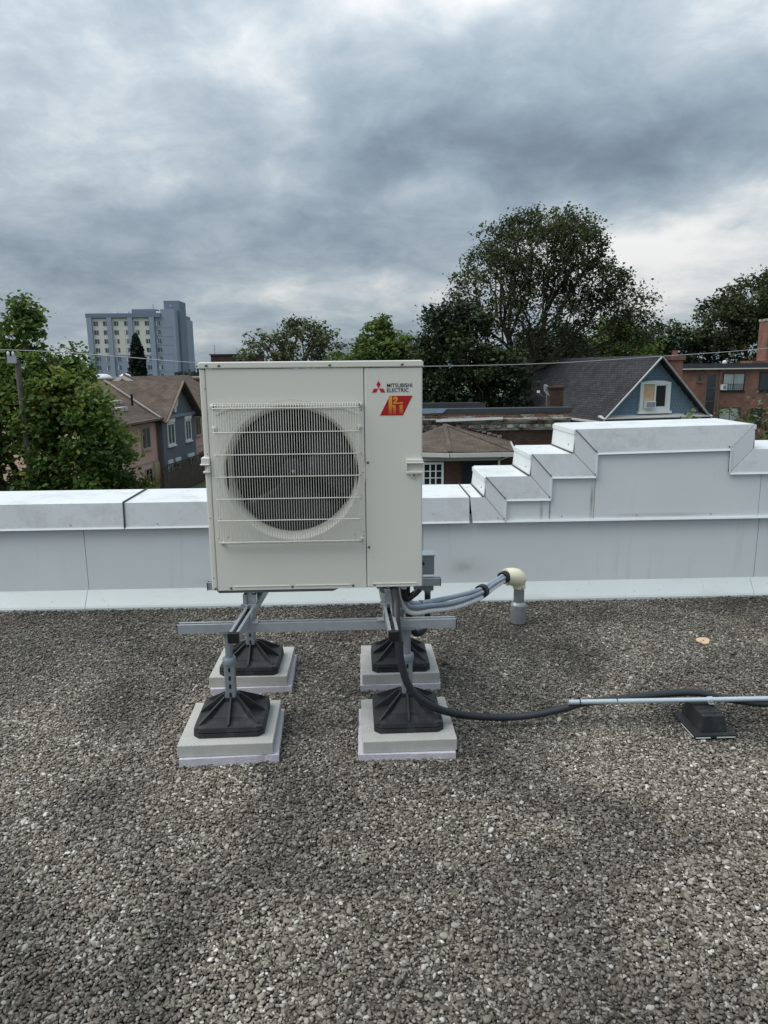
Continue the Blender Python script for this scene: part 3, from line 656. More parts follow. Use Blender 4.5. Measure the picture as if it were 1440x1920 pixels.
for (xa, ya), (xb, yb) in (((-.542, 2.79), (-.480, 3.83)), ((.123, 2.77), (.085, 3.83))):
    s_ = channel('cross_strut', (xa, ya, Z0 + .0415), (xb, yb, Z0 + .0415))
    Bx(-.004, .020, -.0225, .0225, -.0015, .0425).build('end_cap', MT['cap'], s_, bevel=.002)
    # clamps holding the unit
    for d in (.335, .62):
        c = MB()
        c.box(d - .018, d + .03, -.030, .030, .0415, .049).box(d - .018, d + .03, -.034, .034, .049, .054)
        c.box(d - .004, d + .030, -.030, -.012, .054, .100).box(d - .004, d + .030, .012, .030, .054, .100).box(d + .010, d + .03, -.012, .012, .054, .116)
        c = c.build('clamp', MT['clip'], s_, bevel=.0015)
        Bx(d - .024, d - .018, -.036, .036, .040, .060).build('clamp_plate', MT['clip'], c)
        MB().lathe([(.007, 0), (.007, -.006), (0, -.006)], (d - .024, 0, .050), 'x', 6).build('bolt', MT['screw'], c)
    for yy in (YR1, YR2):
        d = yy - ya
        for s in (-1, 1):
            a = MB().box(d - .02, d + .02, min(s * .0225, s * .055), max(s * .0225, s * .055), 0.0, .004).box(d - .02, d + .02, min(s * .0222, s * .0262), max(s * .0222, s * .0262), 0.004, .035)
            a.build('angle_bracket', MT['strut'], s_)
for a in (-.832, .414):
    for yy in (YR1, YR2): Bx(a, a + .003, yy - .0215, yy + .0215, Z0 - .001, Z0 + .0405).build('strut_end', MT['cap'], st)
def make_foot():
    m = MB(); h = .156; c = .026; ring = lambda r, cc, z: [(-r + cc, -r, z), (r - cc, -r, z), (r, -r + cc, z), (r, r - cc, z), (r - cc, r, z), (-r + cc, r, z), (-r, r - cc, z), (-r, -r + cc, z)]
    m.hexa(ring(h, c, 0), ring(h, c, .021)); m.hexa(ring(h - .004, c, .021), ring(h - .004, c, .025)); m.hexa(ring(h, c, .025), ring(h - .004, c, .046))
    o = m.build('foot', MT['rubber'], None, bevel=.0025)
    # sunken top surface sloping up to the socket
    k = MB(); rr = lambda r, z: [(-r, -r, z), (r, -r, z), (r, r, z), (-r, r, z)]
    k.hexa(rr(.150, .0465), rr(.092, .060)); k.hexa(rr(.086, .0602), rr(.036, .112)); k.hexa(rr(.036, .112), rr(.034, .134)); k.build('foot_core', MT['rubber'], o)
    for j in range(8):
        a = math.pi / 4 * j; L = .146 if j % 2 == 0 else .186
        dx, dy = math.cos(a), math.sin(a); px, py = -dy, dx; t = .0046
        prof_ = [(.020, .047), (L, .047), (L, .056), (.044, .136), (.020, .136)]
        A = [(dx * r - px * t, dy * r - py * t, z) for r, z in prof_]; B_ = [(dx * r + px * t, dy * r + py * t, z) for r, z in prof_]
        MB().hexa(A, B_).build('foot_rib', MT['rubber'], o, bevel=.0015)
    for sx in (-1, 1):
        for sy in (-1, 1): MB().lathe([(.007, .0468), (0, .0468)], (sx * .133, sy * .105, 0), 'z', 10).build('bolt_hole', MT['hole'], o)
    return o
ft0 = make_foot()
def make_post():
    m = MB(); h = .024
    m.box(-h, h, -h, h, .128, .302)
    o = m.build('post', MT['post'], None, bevel=.006, seg=3)
    for q, z in enumerate((.146, .186, .226, .266)):
        MB().tube([(.0, -h - .0006, z - .005), (.0, -h - .0006, z + .005)], .0055, 8)
        MB().prism([(.0055 * math.cos(R(a)), z + (.006 if a < 180 else -.006) + .0055 * math.sin(R(a))) for a in range(0, 360, 30)], -h - .0008, -h + .001).build('slot', MT['hole'], o)
    MB().lathe([(.030, .290), (.031, .296), (.031, .314), (.027, .320), (.018, .321)], (0, 0, 0), 'z', 20).build('collar', MT['post'], o, True, auto=35)
    MB().lathe([(.0165, .31), (.0165, .418), (.021, .420), (.021, .440), (.0165, .441)], (0, 0, 0), 'z', 20).build('threaded_rod', MT['post'], o, True, auto=35)
    MB().box(-.036, .036, -.030, .030, .4405, .4440).box(-.036, .036, -.030, -.026, .4440, .454).build('top_plate', MT['post'], o)
    return o
po0 = make_post()
for i, (nm, x, y, rz) in enumerate(CORN):
    yy = YR1 if i < 2 else YR2
    f = ft0 if i == 0 else dup_tree(ft0); p = po0 if i == 0 else dup_tree(po0)
    f.parent = st; p.parent = st
    f.location = (x + (.006, .002, .0, .004)[i], yy + (.020, .020, .030, .030)[i], .0885); f.rotation_euler = (0, 0, R((1.2, .8, -1, .5)[i]))
    p.location = (x + (.004, .004, .0, .004)[i], yy + .008, .0885); p.rotation_euler = (0, 0, R((4, 0, 0, -2)[i]))

# ------------------------------------------------------------------ electrics and refrigerant pipes
sw = thing('disconnect_switch', 'grey metal electrical disconnect box mounted behind the heat pump', 'electrical box', (.30, 3.69, .50))
Bx(-.03, .085, 0, .09, .085, .190).build('enclosure', MT['ebox'], sw, bevel=.003)
Bx(-.035, .092, -.006, .10, .190, .197).build('lid', MT['ebox_top'], sw, bevel=.002)
MB().lathe([(.010, 0), (.010, -.012), (.006, -.014), (0, -.014)], (.022, .0, .150), 'y', 14).build('switch_knob', MT['cap'], sw, True, auto=40)
lb = Bx(-.025, .082, .0, .075, -.006, .040).build('lower_box', MT['ebox'], sw, bevel=.003)
MB().lathe([(.006, 0), (.006, -.003), (0, -.004)], (.03, 0, .02), 'y', 10).build('screw', MT['screw'], lb, True)
MB().lathe([(.020, -.006), (.020, -.020), (.016, -.022), (.016, -.034)], (.052, .035, 0), 'z', 16, True).build('conduit_fitting', MT['ebox'], lb)
def corrugated(P, r, pitch=.006, amp=.0016, n=12):
    P = smooth_path(P, 16); L = [0]
    for a, b in zip(P, P[1:]): L.append(L[-1] + (b - a).length)
    tot = L[-1]; k = int(tot / (pitch / 2)); pts = []; j = 0
    for i in range(k + 1):
        s = tot * i / k
        while j < len(L) - 2 and L[j + 1] < s: j += 1
        t = (s - L[j]) / max(1e-9, L[j + 1] - L[j]); pts.append(P[j].lerp(P[j + 1], t))
    return MB().tube(pts, r, n, True, lambda i: r + (amp if i % 2 else -amp))
tag(corrugated([(.352, 3.725, .478), (.352, 3.725, .37), (.345, 3.72, .29), (.308, 3.69, .252), (.266, 3.65, .285), (.240, 3.60, .41), (.226, 3.53, .54), (.22, 3.44, .60)], .0165, .006, .0012).build('drip_loop_conduit', MT['flex'], None, True),
    'short black conduit looping down behind the stand from the grey box', 'conduit')
flexP = [(.135, 3.30, .690), (.140, 3.14, .688), (.143, 3.03, .668), (.143, 2.965, .615), (.147, 2.93, .541), (.160, 2.91, .421), (.191, 2.905, .315), (.252, 2.915, .237), (.354, 2.965, .158), (.487, 3.04, .091), (.648, 3.09, .052), (.798, 3.09, .060), (.95, 3.098, .087), (1.049, 3.106, .108), (1.182, 3.115, .116), (1.448, 3.135, .130), (1.603, 3.13, .134), (1.75, 3.10, .110), (1.917, 3.075, .096), (2.2, 3.07, .094), (3.2, 3.05, .09)]
tag(corrugated(flexP, .0165, .0062, .0013).build('flexible_conduit', MT['flex'], None, True), 'long black flexible conduit drooping from the heat pump to the galvanised pipe', 'conduit')
ls = thing('insulated_line_set', 'bundle of grey and white insulated pipes curving to the cream hood', 'pipes', (0, 0, 0))
lsP = [(.20, 3.40, .66), (.197, 3.47, .58), (.215, 3.50, .495), (.259, 3.52, .462), (.336, 3.60, .440), (.505, 3.80, .394), (.706, 4.10, .345), (.825, 4.30, .335), (.945, 4.45, .345)]
for (ox, oz, oy, mt, r) in ((0, .022, .0, 'tube_grey', .0140), (.004, .006, -.026, 'tube_grey', .0125), (0, -.012, .006, 'tube_white', .0125), (.006, -.028, -.014, 'tube_white', .0135)):
    P = []
    for i, p in enumerate(lsP):
        k = 1 - .35 * max(0, (i - 5) / 3)
        P.append((p[0] + ox, p[1] + oy * k, p[2] + oz * k + .004 * math.sin(i * 1.9 + oz * 200)))
    MB().tube(smooth_path(P, 10), r, 14).build('insulated_pipe', MT[mt], ls, True)
def wrap(p, q, r, name, parent=ls, mt='tape'):
    MB().tube([p, q], r, 18).build(name, MT[mt], parent, True, auto=40)
a = Vector((.706, 4.10, .345)); b = Vector((.825, 4.30, .335)); wrap(a.lerp(b, .02), a.lerp(b, .22), .042, 'tape_band')
a = Vector((.88, 4.375, .338)); b = Vector((.945, 4.45, .345)); wrap(a.lerp(b, .35), a.lerp(b, .75), .040, 'hood_seal')
MB().bar((.30, 3.545, .40), (.30, 3.545, .49), .022, .003, (0, 1, 0)).bar((.30, 3.56, .398), (.30, 3.66, .398), .022, .003).build('pipe_bracket', MT['strut'], ls)
bs = MB().tube(smooth_path([(.20, 3.42, .60), (.215, 3.44, .535), (.262, 3.46, .555), (.285, 3.47, .575)], 6), .017, 12).build('black_pipe_sleeve', MT['tape'], None, True)
tag(bs, 'short black insulated pipe end under the right side of the heat pump', 'pipe')

vp = thing('roof_pipe_hood', 'round grey roof sleeve with cream elbow hood near the parapet', 'vent pipe', (1.033, 4.485, 0))
MB().lathe([(.0525, -.01), (.0525, .125), (.051, .130)], (0, 0, 0), 'z', 32, True).build('base_sleeve', MT['vent'], vp, True, auto=35)
MB().lathe([(.058, -.012), (.0555, .006), (.053, .010)], (0, 0, 0), 'z', 32).build('sleeve_skirt', MT['concrete'], vp, True)
MB().lathe([(.054, .126), (.054, .130), (.044, .146), (.0355, .152)], (0, 0, 0), 'z', 32).build('reducer', MT['vent'], vp, True, auto=35)
MB().lathe([(.0352, .145), (.0352, .262)], (0, 0, 0), 'z', 32, True).build('pipe', MT['vent'], vp, True, auto=35)
# elbow hood: swept quarter bend, open end towards the pipes
el = MB(); path = [(0, 0, .246), (0, 0, .272), (-.003, -.001, .290), (-.012, -.004, .308), (-.028, -.010, .322), (-.050, -.018, .330), (-.074, -.027, .334), (-.094, -.034, .334)]
rad = [.040, .040, .053, .060, .062, .060, .057, .055]
el.tube(path, .05, 28, True, lambda i: rad[i]); el = el.build('elbow_hood', MT['cream'], vp, True, auto=50)
MB().tube([(-.086, -.031, .334), (-.098, -.0355, .334)], .0575, 28).build('hood_rim', MT['cream'], el, True, auto=40)
MB().lathe([(.0425, .246), (.0425, .262)], (0, 0, 0), 'z', 28, True).build('hood_collar', MT['cream'], el, True, auto=40)
MB().lathe([(.005, 0), (.005, -.003), (0, -.004)], (.012, -.0425, .254), 'y', 8).build('screw', MT['screw'], el)

gp = thing('galvanised_conduit', 'shiny straight galvanised conduit pipe resting on the black rubber block', 'conduit pipe', (0, 3.085, .1245))
MB().tube([(.962, 0, 0), (3.4, -.03, -.004)], .0118, 20).build('pipe', MT['galv'], gp, True, auto=40)
for x in (1.013, 1.19, 1.672): MB().tube([(x, -.001, 0), (x + .005, -.001, 0)], .0135, 16).build('cable_tie', MT['cap'], gp, True, auto=40)
stp = MB().tube([(1.625, -.008, 0), (1.648, -.008, 0)], .0142, 18).box(1.625, 1.648, -.034, -.012, -.0135, -.0115).build('pipe_strap', MT['galv'], gp, True, auto=40)
MB().lathe([(.005, -.0115), (.005, -.008), (0, -.008)], (1.636, -.025, 0), 'z', 8).build('screw', MT['screw'], stp)
rb = thing('rubber_pipe_block', 'black recycled rubber support block with flared base under the galvanised conduit', 'pipe support', (1.605, 3.055, 0))
m = MB(); base = [(-.098, -.118, .004), (.098, -.118, .004), (.098, .118, .004), (-.098, .118, .004)]
m.hexa(base, [(-.098, -.118, .016), (.098, -.118, .016), (.098, .118, .016), (-.098, .118, .016)]); m.hexa([(-.094, -.114, .016), (.094, -.114, .016), (.094, .114, .016), (-.094, .114, .016)], [(-.090, -.110, .022), (.090, -.110, .022), (.090, .110, .022), (-.090, .110, .022)])
m.build('base', MT['rubber'], rb)
MB().hexa([(-.062, -.100, .022), (.062, -.100, .022), (.062, .100, .022), (-.062, .100, .022)], [(-.052, -.090, .098), (.052, -.090, .098), (.052, .090, .098), (-.052, .090, .098)]).build('body', MT['rubber'], rb, bevel=.003)
MB().box(-.050, .050, -.062, -.052, .098, .1005).box(-.050, .050, -.018, -.012, .098, .1003).build('top_rib', MT['rubber'], rb)
for y in (-.072, -.036): MB().lathe([(.006, .0992), (0, .0992)], (.008, y, 0), 'z', 10).build('bolt_hole', MT['hole'], rb)
MB().box(-.092, -.024, -.1195, -.1182, .003, .0075).box(.006, .092, -.1195, -.1182, .003, .0075).build('reflective_strip', MT['hem'], rb)
MB().box(-.0995, -.0982, -.11, .02, .004, .0075).build('reflective_strip', MT['hem'], rb)

# litter on the gravel
dsc = MB()
N = 26; out_ = []; inn_ = []
for k in range(N):
    a = 2 * math.pi * k / N; r = .040 + .004 * math.sin(3 * a + 1); out_.append((r * math.cos(a), r * .92 * math.sin(a))); inn_.append((.006 * math.cos(a), .006 * math.sin(a)))
for z in (0, .006):
    for o_, i_ in zip(out_, inn_): dsc.v += [(o_[0], o_[1], z + .03 * o_[0] ** 2), (i_[0], i_[1], z)]
for k in range(N):
    j = (k + 1) % N; q = 2 * N
    dsc.f += [(q + 2 * k, q + 2 * j, q + 2 * j + 1, q + 2 * k + 1), (2 * k, 2 * k + 1, 2 * j + 1, 2 * j), (2 * k, 2 * j, q + 2 * j, q + 2 * k), (2 * k + 1, q + 2 * k + 1, q + 2 * j + 1, 2 * j + 1)]
d = dsc.build('wooden_disc', MT['card']); d.location = (2.10, 4.085, .006); d.rotation_euler = (R(9), R(-5), R(20)); tag(d, 'small flat tan disc with centre hole lying on the gravel', 'disc')
def lump(name, loc, s, mt, label, cat, seed, group=None):
    r = random.Random(seed); m = MB(); prof_ = [(.2, -.5), (.8, -.35), (1, 0), (.75, .4), (.25, .6)]
    m.lathe(prof_, (0, 0, 0), 'z', 9, True); m.v = [(x * s * r.uniform(.8, 1.25), y * s * r.uniform(.7, 1.2), z * s * r.uniform(.8, 1.2)) for x, y, z in m.v]
    o = m.build(name, mt, None, True); o.location = loc; return tag(o, label, cat, group)
lump('tar_lump', (.462, 3.835, .006), .016, MT['clod'], 'small black lump on the gravel beside the rear right paver', 'lump', 4)
def leaf(loc, s, rz, label):
    m = MB(); P = [(0, -1), (.35, -.45), (.62, -.2), (.42, .1), (.5, .5), (.15, .45), (0, 1), (-.2, .5), (-.5, .42), (-.4, .05), (-.6, -.25), (-.3, -.5)]
    m.v = [(x * s, y * s, .25 * s * (x * x + .4 * y * y)) for x, y in P] + [(0, 0, 0)]
    m.f = [(i, (i + 1) % 12, 12) for i in range(12)]
    o = m.build('dry_leaf', MT['dryleaf'], None, True); o.location = loc; o.rotation_euler = (.2, -.15, rz); sl = o.modifiers.new('t', 'SOLIDIFY'); sl.thickness = .001
    return tag(o, label, 'leaf', 'dry leaves on the gravel')
leaf((.535, 4.213, .008), .018, .5, 'curled red brown leaf on the gravel right of the stand')
leaf((-.744, 4.761, .008), .022, 1.5, 'brown leaf on the gravel just behind the stand by the flashing')
leaf((-2.275, 4.60, .008), .026, 2.2, 'dark red leaf on the gravel at the far left near the parapet')
leaf((-1.50, 4.32, .008), .024, 3.3, 'rust coloured leaf on the gravel left of the stand')
# ------------------------------------------------------------------ ground and streets
GZ = -5.9
MT['lawn'] = mat('mown_lawn', (78, 88, 58), .95, 0, .3, .15)
MT['asphalt'] = mat('asphalt', (70, 71, 73), .9, 0, .15, .8)
struct(Bx(-700, 700, -60, 1400, GZ - .5, GZ).build('ground', MT['lawn']))
struct(Bx(-700, 700, 9, 17, GZ, GZ + .004).build('lane', MT['asphalt']))
struct(Bx(-9.2, -3.4, 17, 66, GZ, GZ + .006).build('driveway', MT['asphalt']))
struct(Bx(-700, 700, 92, 104, GZ, GZ + .004).build('street', MT['asphalt']))

# ------------------------------------------------------------------ building materials
MT['salmon'] = mat('salmon_stucco', (212, 174, 160), .9, 0, .06, 1.5, .2, 30)
MT['slate_stucco'] = mat('slate_blue_stucco', (108, 113, 120), .9, 0, .06, 1.5, .2, 30)
MT['win_white'] = mat('white_window_paint', (222, 224, 224), .5, 0, .03, 3)
MT['trim_tan'] = mat('tan_trim', (178, 158, 146), .7, 0, .06, 3)
MT['glass'] = glass('dark_window_glass'); MT['glass2'] = glass('curtained_window_glass', (150, 158, 158), .15, .25)
MT['shingle_brown'] = bricks('brown_asphalt_shingles', (90, 79, 71), (104, 91, 82), (62, 55, 50), .33, .14, .008, .95, 'roof', .4)
MT['shingle_dark'] = bricks('charcoal_asphalt_shingles', (52, 52, 55), (66, 65, 68), (28, 28, 31), .32, .15, .014, .9, 'roof', .8)
MT['shingle_porch'] = bricks('weathered_brown_shingles', (88, 78, 69), (102, 91, 81), (60, 54, 48), .33, .14, .008, .95, 'roof', .5)
MT['gutter'] = mat('pale_gutter', (196, 194, 190), .5, 0, .05, 3)
MT['brown_trim'] = mat('brown_fascia', (110, 92, 82), .7, 0, .1, 4)
MT['brick_red'] = bricks('red_brick', (134, 90, 77), (118, 78, 67), (134, 114, 104), .24, .085, .012)
MT['brick_old'] = bricks('sooty_old_brick', (92, 70, 60), (70, 56, 50), (60, 54, 50), .215, .075, .012)
MT['brick_rust'] = bricks('flaking_brick', (150, 92, 66), (84, 62, 52), (150, 140, 128), .215, .075, .014, .9, 'wall', .8)
MT['coping_black'] = mat('black_membrane_coping', (56, 60, 64), .7, 0, .15, 3)
MT['old_paint'] = mat('peeling_cornice_paint', (178, 174, 166), .8, 0, .12, 5)
stain(MT['old_paint'], (1, 1, 2), 2.6, .44, .58, (88, 68, 56), amount=.97, detail=9, rough=.75)
MT['tower_blue'] = mat('blue_grey_panel', (140, 150, 168), .8, 0, .04, .2)
MT['tower_dark'] = mat('deep_blue_panel', (112, 122, 139), .8, 0, .04, .2)
MT['tower_cream'] = mat('cream_panel', (206, 202, 194), .8, 0, .03, .2)
MT['tower_win'] = glass('tower_glass', (62, 70, 76), .2, .5)
MT['scale_blue'] = mat('blue_scale_shingle', (106, 126, 142), .75, 0, .10, 2.5)
MT['bark'] = mat('grey_brown_bark', (74, 66, 58), .95, 0, .25, 8, .5, 20)
MT['wood_pole'] = mat('weathered_pole_wood', (98, 90, 82), .95, 0, .2, 6, .4, 30)
MT['fence'] = mat('weathered_fence_wood', (88, 78, 70), .95, 0, .25, 5)
MT['plastic_white'] = mat('white_dome_plastic', (220, 222, 224), .35, 0, .03, 2)
MT['curtain'] = mat('pale_curtain', (196, 200, 196), .8, 0, .1, 6)
MT['plywood'] = mat('plywood_sheet', (206, 172, 138), .8, 0, .12, 5)
MT['soot'] = mat('dark_opening', (22, 24, 26), .7, 0, .1, 3)

def window(parent, x0, x1, z0, z1, y=0.0, frame='win_white', pane='glass', fw=.07, mull=1, bars=0, proud=.04, sill=True, name='window'):
    """window in the local XZ plane, facing -y"""
    o = MB().box(x0, x0 + fw, y - proud, y + .05, z0, z1).box(x1 - fw, x1, y - proud, y + .05, z0, z1).box(x0 + fw, x1 - fw, y - proud, y + .05, z0, z0 + fw).box(x0 + fw, x1 - fw, y - proud, y + .05, z1 - fw, z1).build(name, MT[frame], parent)
    xs_ = [x0 + fw + (x1 - x0 - 2 * fw) * k / (mull + 1) for k in range(mull + 2)]
    for k in range(mull + 1):
        Bx(xs_[k] + .001, xs_[k + 1] - .001, y - .012, y + .02, z0 + fw, z1 - fw).build('pane', MT[pane if isinstance(pane, str) else pane[k % len(pane)]], o)
    for k in range(1, mull + 1): Bx(xs_[k] - fw * .3, xs_[k] + fw * .3, y - proud * .8, y + .0, z0 + fw, z1 - fw).build('mullion', MT[frame], o)
    for k in range(1, bars + 1):
        zz = z0 + fw + (z1 - z0 - 2 * fw) * k / (bars + 1); Bx(x0 + fw, x1 - fw, y - proud * .7, y + .0, zz - fw * .2, zz + fw * .2).build('muntin', MT[frame], o)
    if sill: Bx(x0 - .06, x1 + .06, y - proud - .07, y + .02, z0 - .09, z0 - .002).build('sill', MT[frame], o)
    return o

# ------------------------------------------------------------------ townhouse row (left)
# local frame: +x along the facade (away from camera), facade faces -y, depth goes +y
thx, thy = -13.35, 38.34
fa = math.atan2(14.83, 1.92)          # direction of the facade
def town(name, label, L0, L1, ze, zr, depth, seed, bay=None, wins=(), colr='salmon', skyl=(), group='townhouses in the row on the left'):
    t = thing(name, label, 'townhouse', (thx, thy, 0), fa, group)
    Bx(L0, L1, 0, depth, GZ, ze).build('wall', MT[colr], t)
    zb = (ze + GZ) / 2 - .25
    Bx(L0, L1, -.025, .0, zb, zb + .09).build('floor_band', MT['trim_tan'] if colr == 'salmon' else MT[colr], t)
    # gable-end triangle walls
    hd = depth / 2; sl = math.hypot(hd, zr - ze)
    MB().prism([(0, ze), (depth, ze), (hd, zr - .05)], L0, L0 + .2, 'yz').build('gable_wall', MT[colr], t)
    ov = .45; dy, dz = hd / sl, (zr - ze) / sl
    plane_obj('roof_slope', t, (L0 - .15, -ov * dy, ze - ov * dz + .10), (1, 0, 0), (0, dy, dz), [(0, 0), (L1 - L0 + .15, 0), (L1 - L0 + .15, sl + ov), (0, sl + ov)], .12, MT['shingle_brown'])
    plane_obj('roof_slope', t, (L1, depth + ov * dy, ze - ov * dz + .10), (-1, 0, 0), (0, -dy, dz), [(0, 0), (L1 - L0 + .15, 0), (L1 - L0 + .15, sl + ov), (0, sl + ov)], .12, MT['shingle_brown'])
    Bx(L0 - .1, L1, -ov - .08, -ov + .06, ze - .13, ze - .0).build('gutter', MT['brown_trim'], t)
    MB().bar((L0 - .18, -ov, ze - ov * dz / dy * .4 + .03), (L0 - .18, hd, zr + .06), .10, .22).build('rake_board', MT['gutter'], t)
    MB().bar((L0 - .18, depth + ov, ze - ov * dz / dy * .4 + .03), (L0 - .18, hd, zr + .06), .10, .22).build('rake_board', MT['gutter'], t)
    for (x0, x1, z0, z1, fr) in wins: window(t, x0, x1, z0, z1, -.02, fr, 'glass', .08, 1)
    for (x, f_) in skyl:                      # roof vents
        y = hd * f_; z = ze + (zr - ze) * f_ + .12
        v = MB().box(x - .28, x + .28, y - .22, y + .22, z - .1, z + .12); v.build('roof_vent', MT['gutter'], t)
    return t
ZE, ZR = -1.10, .95
t1 = town('townhouse', 'salmon townhouse with brown shingle roof nearest the leafy tree', 0, 6.05, ZE, ZR, 9.0, 1,
     wins=[(1.05, 2.25, -2.85, -1.55, 'trim_tan'), (3.75, 4.95, -2.85, -1.55, 'trim_tan'), (3.9, 4.9, -5.35, -4.0, 'trim_tan')], skyl=[(1.0, .72), (2.9, .72), (3.9, .72), (4.6, .42), (5.0, .42), (3.6, .25), (4.0, .25)])
dr = Bx(5.15, 6.0, -.06, 0, GZ + .02, -3.75).build('door', MT['trim_tan'], t1); Bx(5.22, 5.93, -.09, -.055, GZ + .1, -3.85).build('door_leaf', mat('yellow_door_paint', (196, 178, 130), .6), dr)
MB().tube([(5.3, 2.0 * .55, -.35), (5.3, 1.1, .35)], .07, 10).build('flue', MT['cap'], t1)
Bx(5.9, 5.98, -.16, -.08, GZ, ZE).build('downspout', MT['brown_trim'], t1)
t2 = thing('townhouse', 'slate blue gabled townhouse with white trimmed windows between the salmon ones', 'townhouse', (thx, thy, 0), fa, 'townhouses in the row on the left')
Bx(6.06, 11.65, -.35, 9.0, GZ, ZE - .02).build('wall', MT['slate_stucco'], t2)
gz = 1.02
MB().prism([(6.06, ZE - .02), (11.65, ZE - .02), (8.85, gz - .12)], -.35, 4.5).build('gable_wall', MT['slate_stucco'], t2)
for s, (xe, xr) in ((1, (6.06, 8.855)), (-1, (11.65, 8.855))):
    run = abs(xr - xe); sl = math.hypot(run, gz - ZE); ov = .5; dx, dz = run / sl * s, (gz - ZE) / sl
    ln = 6.2
    if s == 1: plane_obj('roof_slope', t2, (xe - ov * dx, ln, ZE - ov * dz + .08), (0, -1, 0), (dx, 0, dz), [(ln - .4 - 0, 0), (ln + .75, 0), (ln + .75, sl + ov), (0, sl + ov)], .12, MT['shingle_brown'])
    else: plane_obj('roof_slope', t2, (xe - ov * dx, -.75, ZE - ov * dz + .08), (0, 1, 0), (dx, 0, dz), [(0, 0), (1.2, 0), (ln + .75, sl + ov), (0, sl + ov)], .12, MT['shingle_brown'])
    MB().bar((xe - ov * dx, -.78, ZE - ov * dz + .0), (xr, -.78, gz + .03), .07, .24, (0, 1, 0)).build('rake_board', MT['brown_trim'], t2)
MB().bar((5.75, -.42, ZE + .02), (8.80, 4.5, ZR + .20), .13, .05).build('valley_flashing', mat('grey_valley_metal', (146, 138, 132), .6), t2)
Bx(6.0, 11.72, -.46, -.35, ZE - .14, ZE + .04).build('belt_board', mat('pale_belt_board', (140, 148, 156), .7), t2)
MB().prism([(8.35, .2), (8.62, .42), (8.95, .12), (8.80, -.45), (8.62, -.62), (8.45, -.3)], -.37, -.352).build('peeled_patch', MT['win_white'], t2)
Bx(8.02, 8.34, -.44, -.352, -.9, -.45).build('meter_box', MT['win_white'], t2)
for (a, b, c, d) in ((6.75, 7.95, -2.95, -1.50), (9.75, 10.85, -2.95, -1.50), (6.55, 7.2, -5.3, -4.05), (7.75, 8.5, -5.3, -4.05), (9.95, 11.0, -5.3, -4.05)):
    wdw = window(t2, a, b, c, d, -.36, 'win_white', 'glass', .13, 1); Bx(a - .05, b + .05, -.44, -.36, d + .002, d + .22).build('head_casing', MT['win_white'], wdw)
t3 = town('townhouse', 'salmon townhouse at the far end, half hidden by the heat pump', 11.66, 24.0, ZE + .1, ZR + .30, 9.0, 3,
     wins=[(12.6, 13.7, -2.85, -1.5, 'trim_tan'), (12.9, 13.9, -5.35, -4.0, 'trim_tan'), (16.5, 17.7, -2.85, -1.5, 'trim_tan')], skyl=[(13.2, .45), (13.7, .45), (14.6, .75), (15.4, .75), (16.2, .75)])
Bx(11.7, 11.8, -.16, -.08, GZ, ZE).build('downspout', MT['brown_trim'], t3)
MB().bar((11.62, -.45, ZE + .22), (11.62, 4.5, ZR + .52), .12, .2).build('firewall_cap', MT['brown_trim'], t3)

# flat roofed building with domes behind the row
fb = thing('flat_roofed_building', 'low flat roofed building with white roof domes behind the brown roofs', 'building', (-26, 62, 0))
Bx(-9, 14, 0, 20, GZ, .98).build('wall', MT['salmon'], fb); Bx(-9.3, 14.3, -.3, 20.3, .98, 1.12).build('roof_slab', MT['brown_trim'], fb)
for k, (x, y, r, lab) in enumerate(((-.9, 1.3, .95, 'leftmost white roof dome, peeking out beside the tree'), (2.2, 1.3, .85, 'second white roof dome from the left, on the flat roof behind the townhouses'), (3.65, 1.3, .85, 'third white roof dome from the left, on the flat roof behind the townhouses'), (5.6, 1.6, .5, 'smallest white roof dome, right of the dark columnar tree'))):
    o = MB().lathe([(r, 0), (r, .08), (r * .97, .14), (r * .8, .28), (r * .45, .37), (0, .40)], (0, 0, 0), 'z', 20, False).build('roof_dome', MT['plastic_white'], None, True); o.location = (-26 + x, 62 + y, 1.12); tag(o, lab, 'roof dome', 'white domes on the flat roof')

# wooden fence by the townhouses
fe = thing('wooden_fence', 'dark weathered plank fence in front of the slate blue townhouse', 'fence', (thx, thy, GZ), fa)
fh, f0 = 1.55, 4.5
for k in range(56):
    p = Bx(f0 + k * .17, f0 + k * .17 + .155, -0.900 - (.012 if k % 2 else 0), -0.875 - (.012 if k % 2 else 0), .05, fh + .03 * math.sin(k * 2.3)).build('plank', MT['fence'], fe)
for z in (.5, 1.2): Bx(f0, f0 + 9.5, -0.870, -0.800, z, z + .09).build('rail', MT['fence'], fe)
Bx(f0, f0 + 9.5, -0.900, -0.800, fh + .04, fh + .09).build('cap_rail', MT['fence'], fe)
for k in range(5): Bx(f0 + k * 2.3, f0 + k * 2.3 + .1, -0.800, -0.700, 0, fh + .42).build('post', MT['fence'], fe)
for k in range(28): Bx(f0 + k * .34 + .05, f0 + k * .34 + .17, -0.860, -0.830, fh + .09, fh + .36).build('baluster', MT['fence'], fe)
Bx(f0, f0 + 9.5, -0.880, -0.820, fh + .36, fh + .42).build('top_rail', MT['fence'], fe)

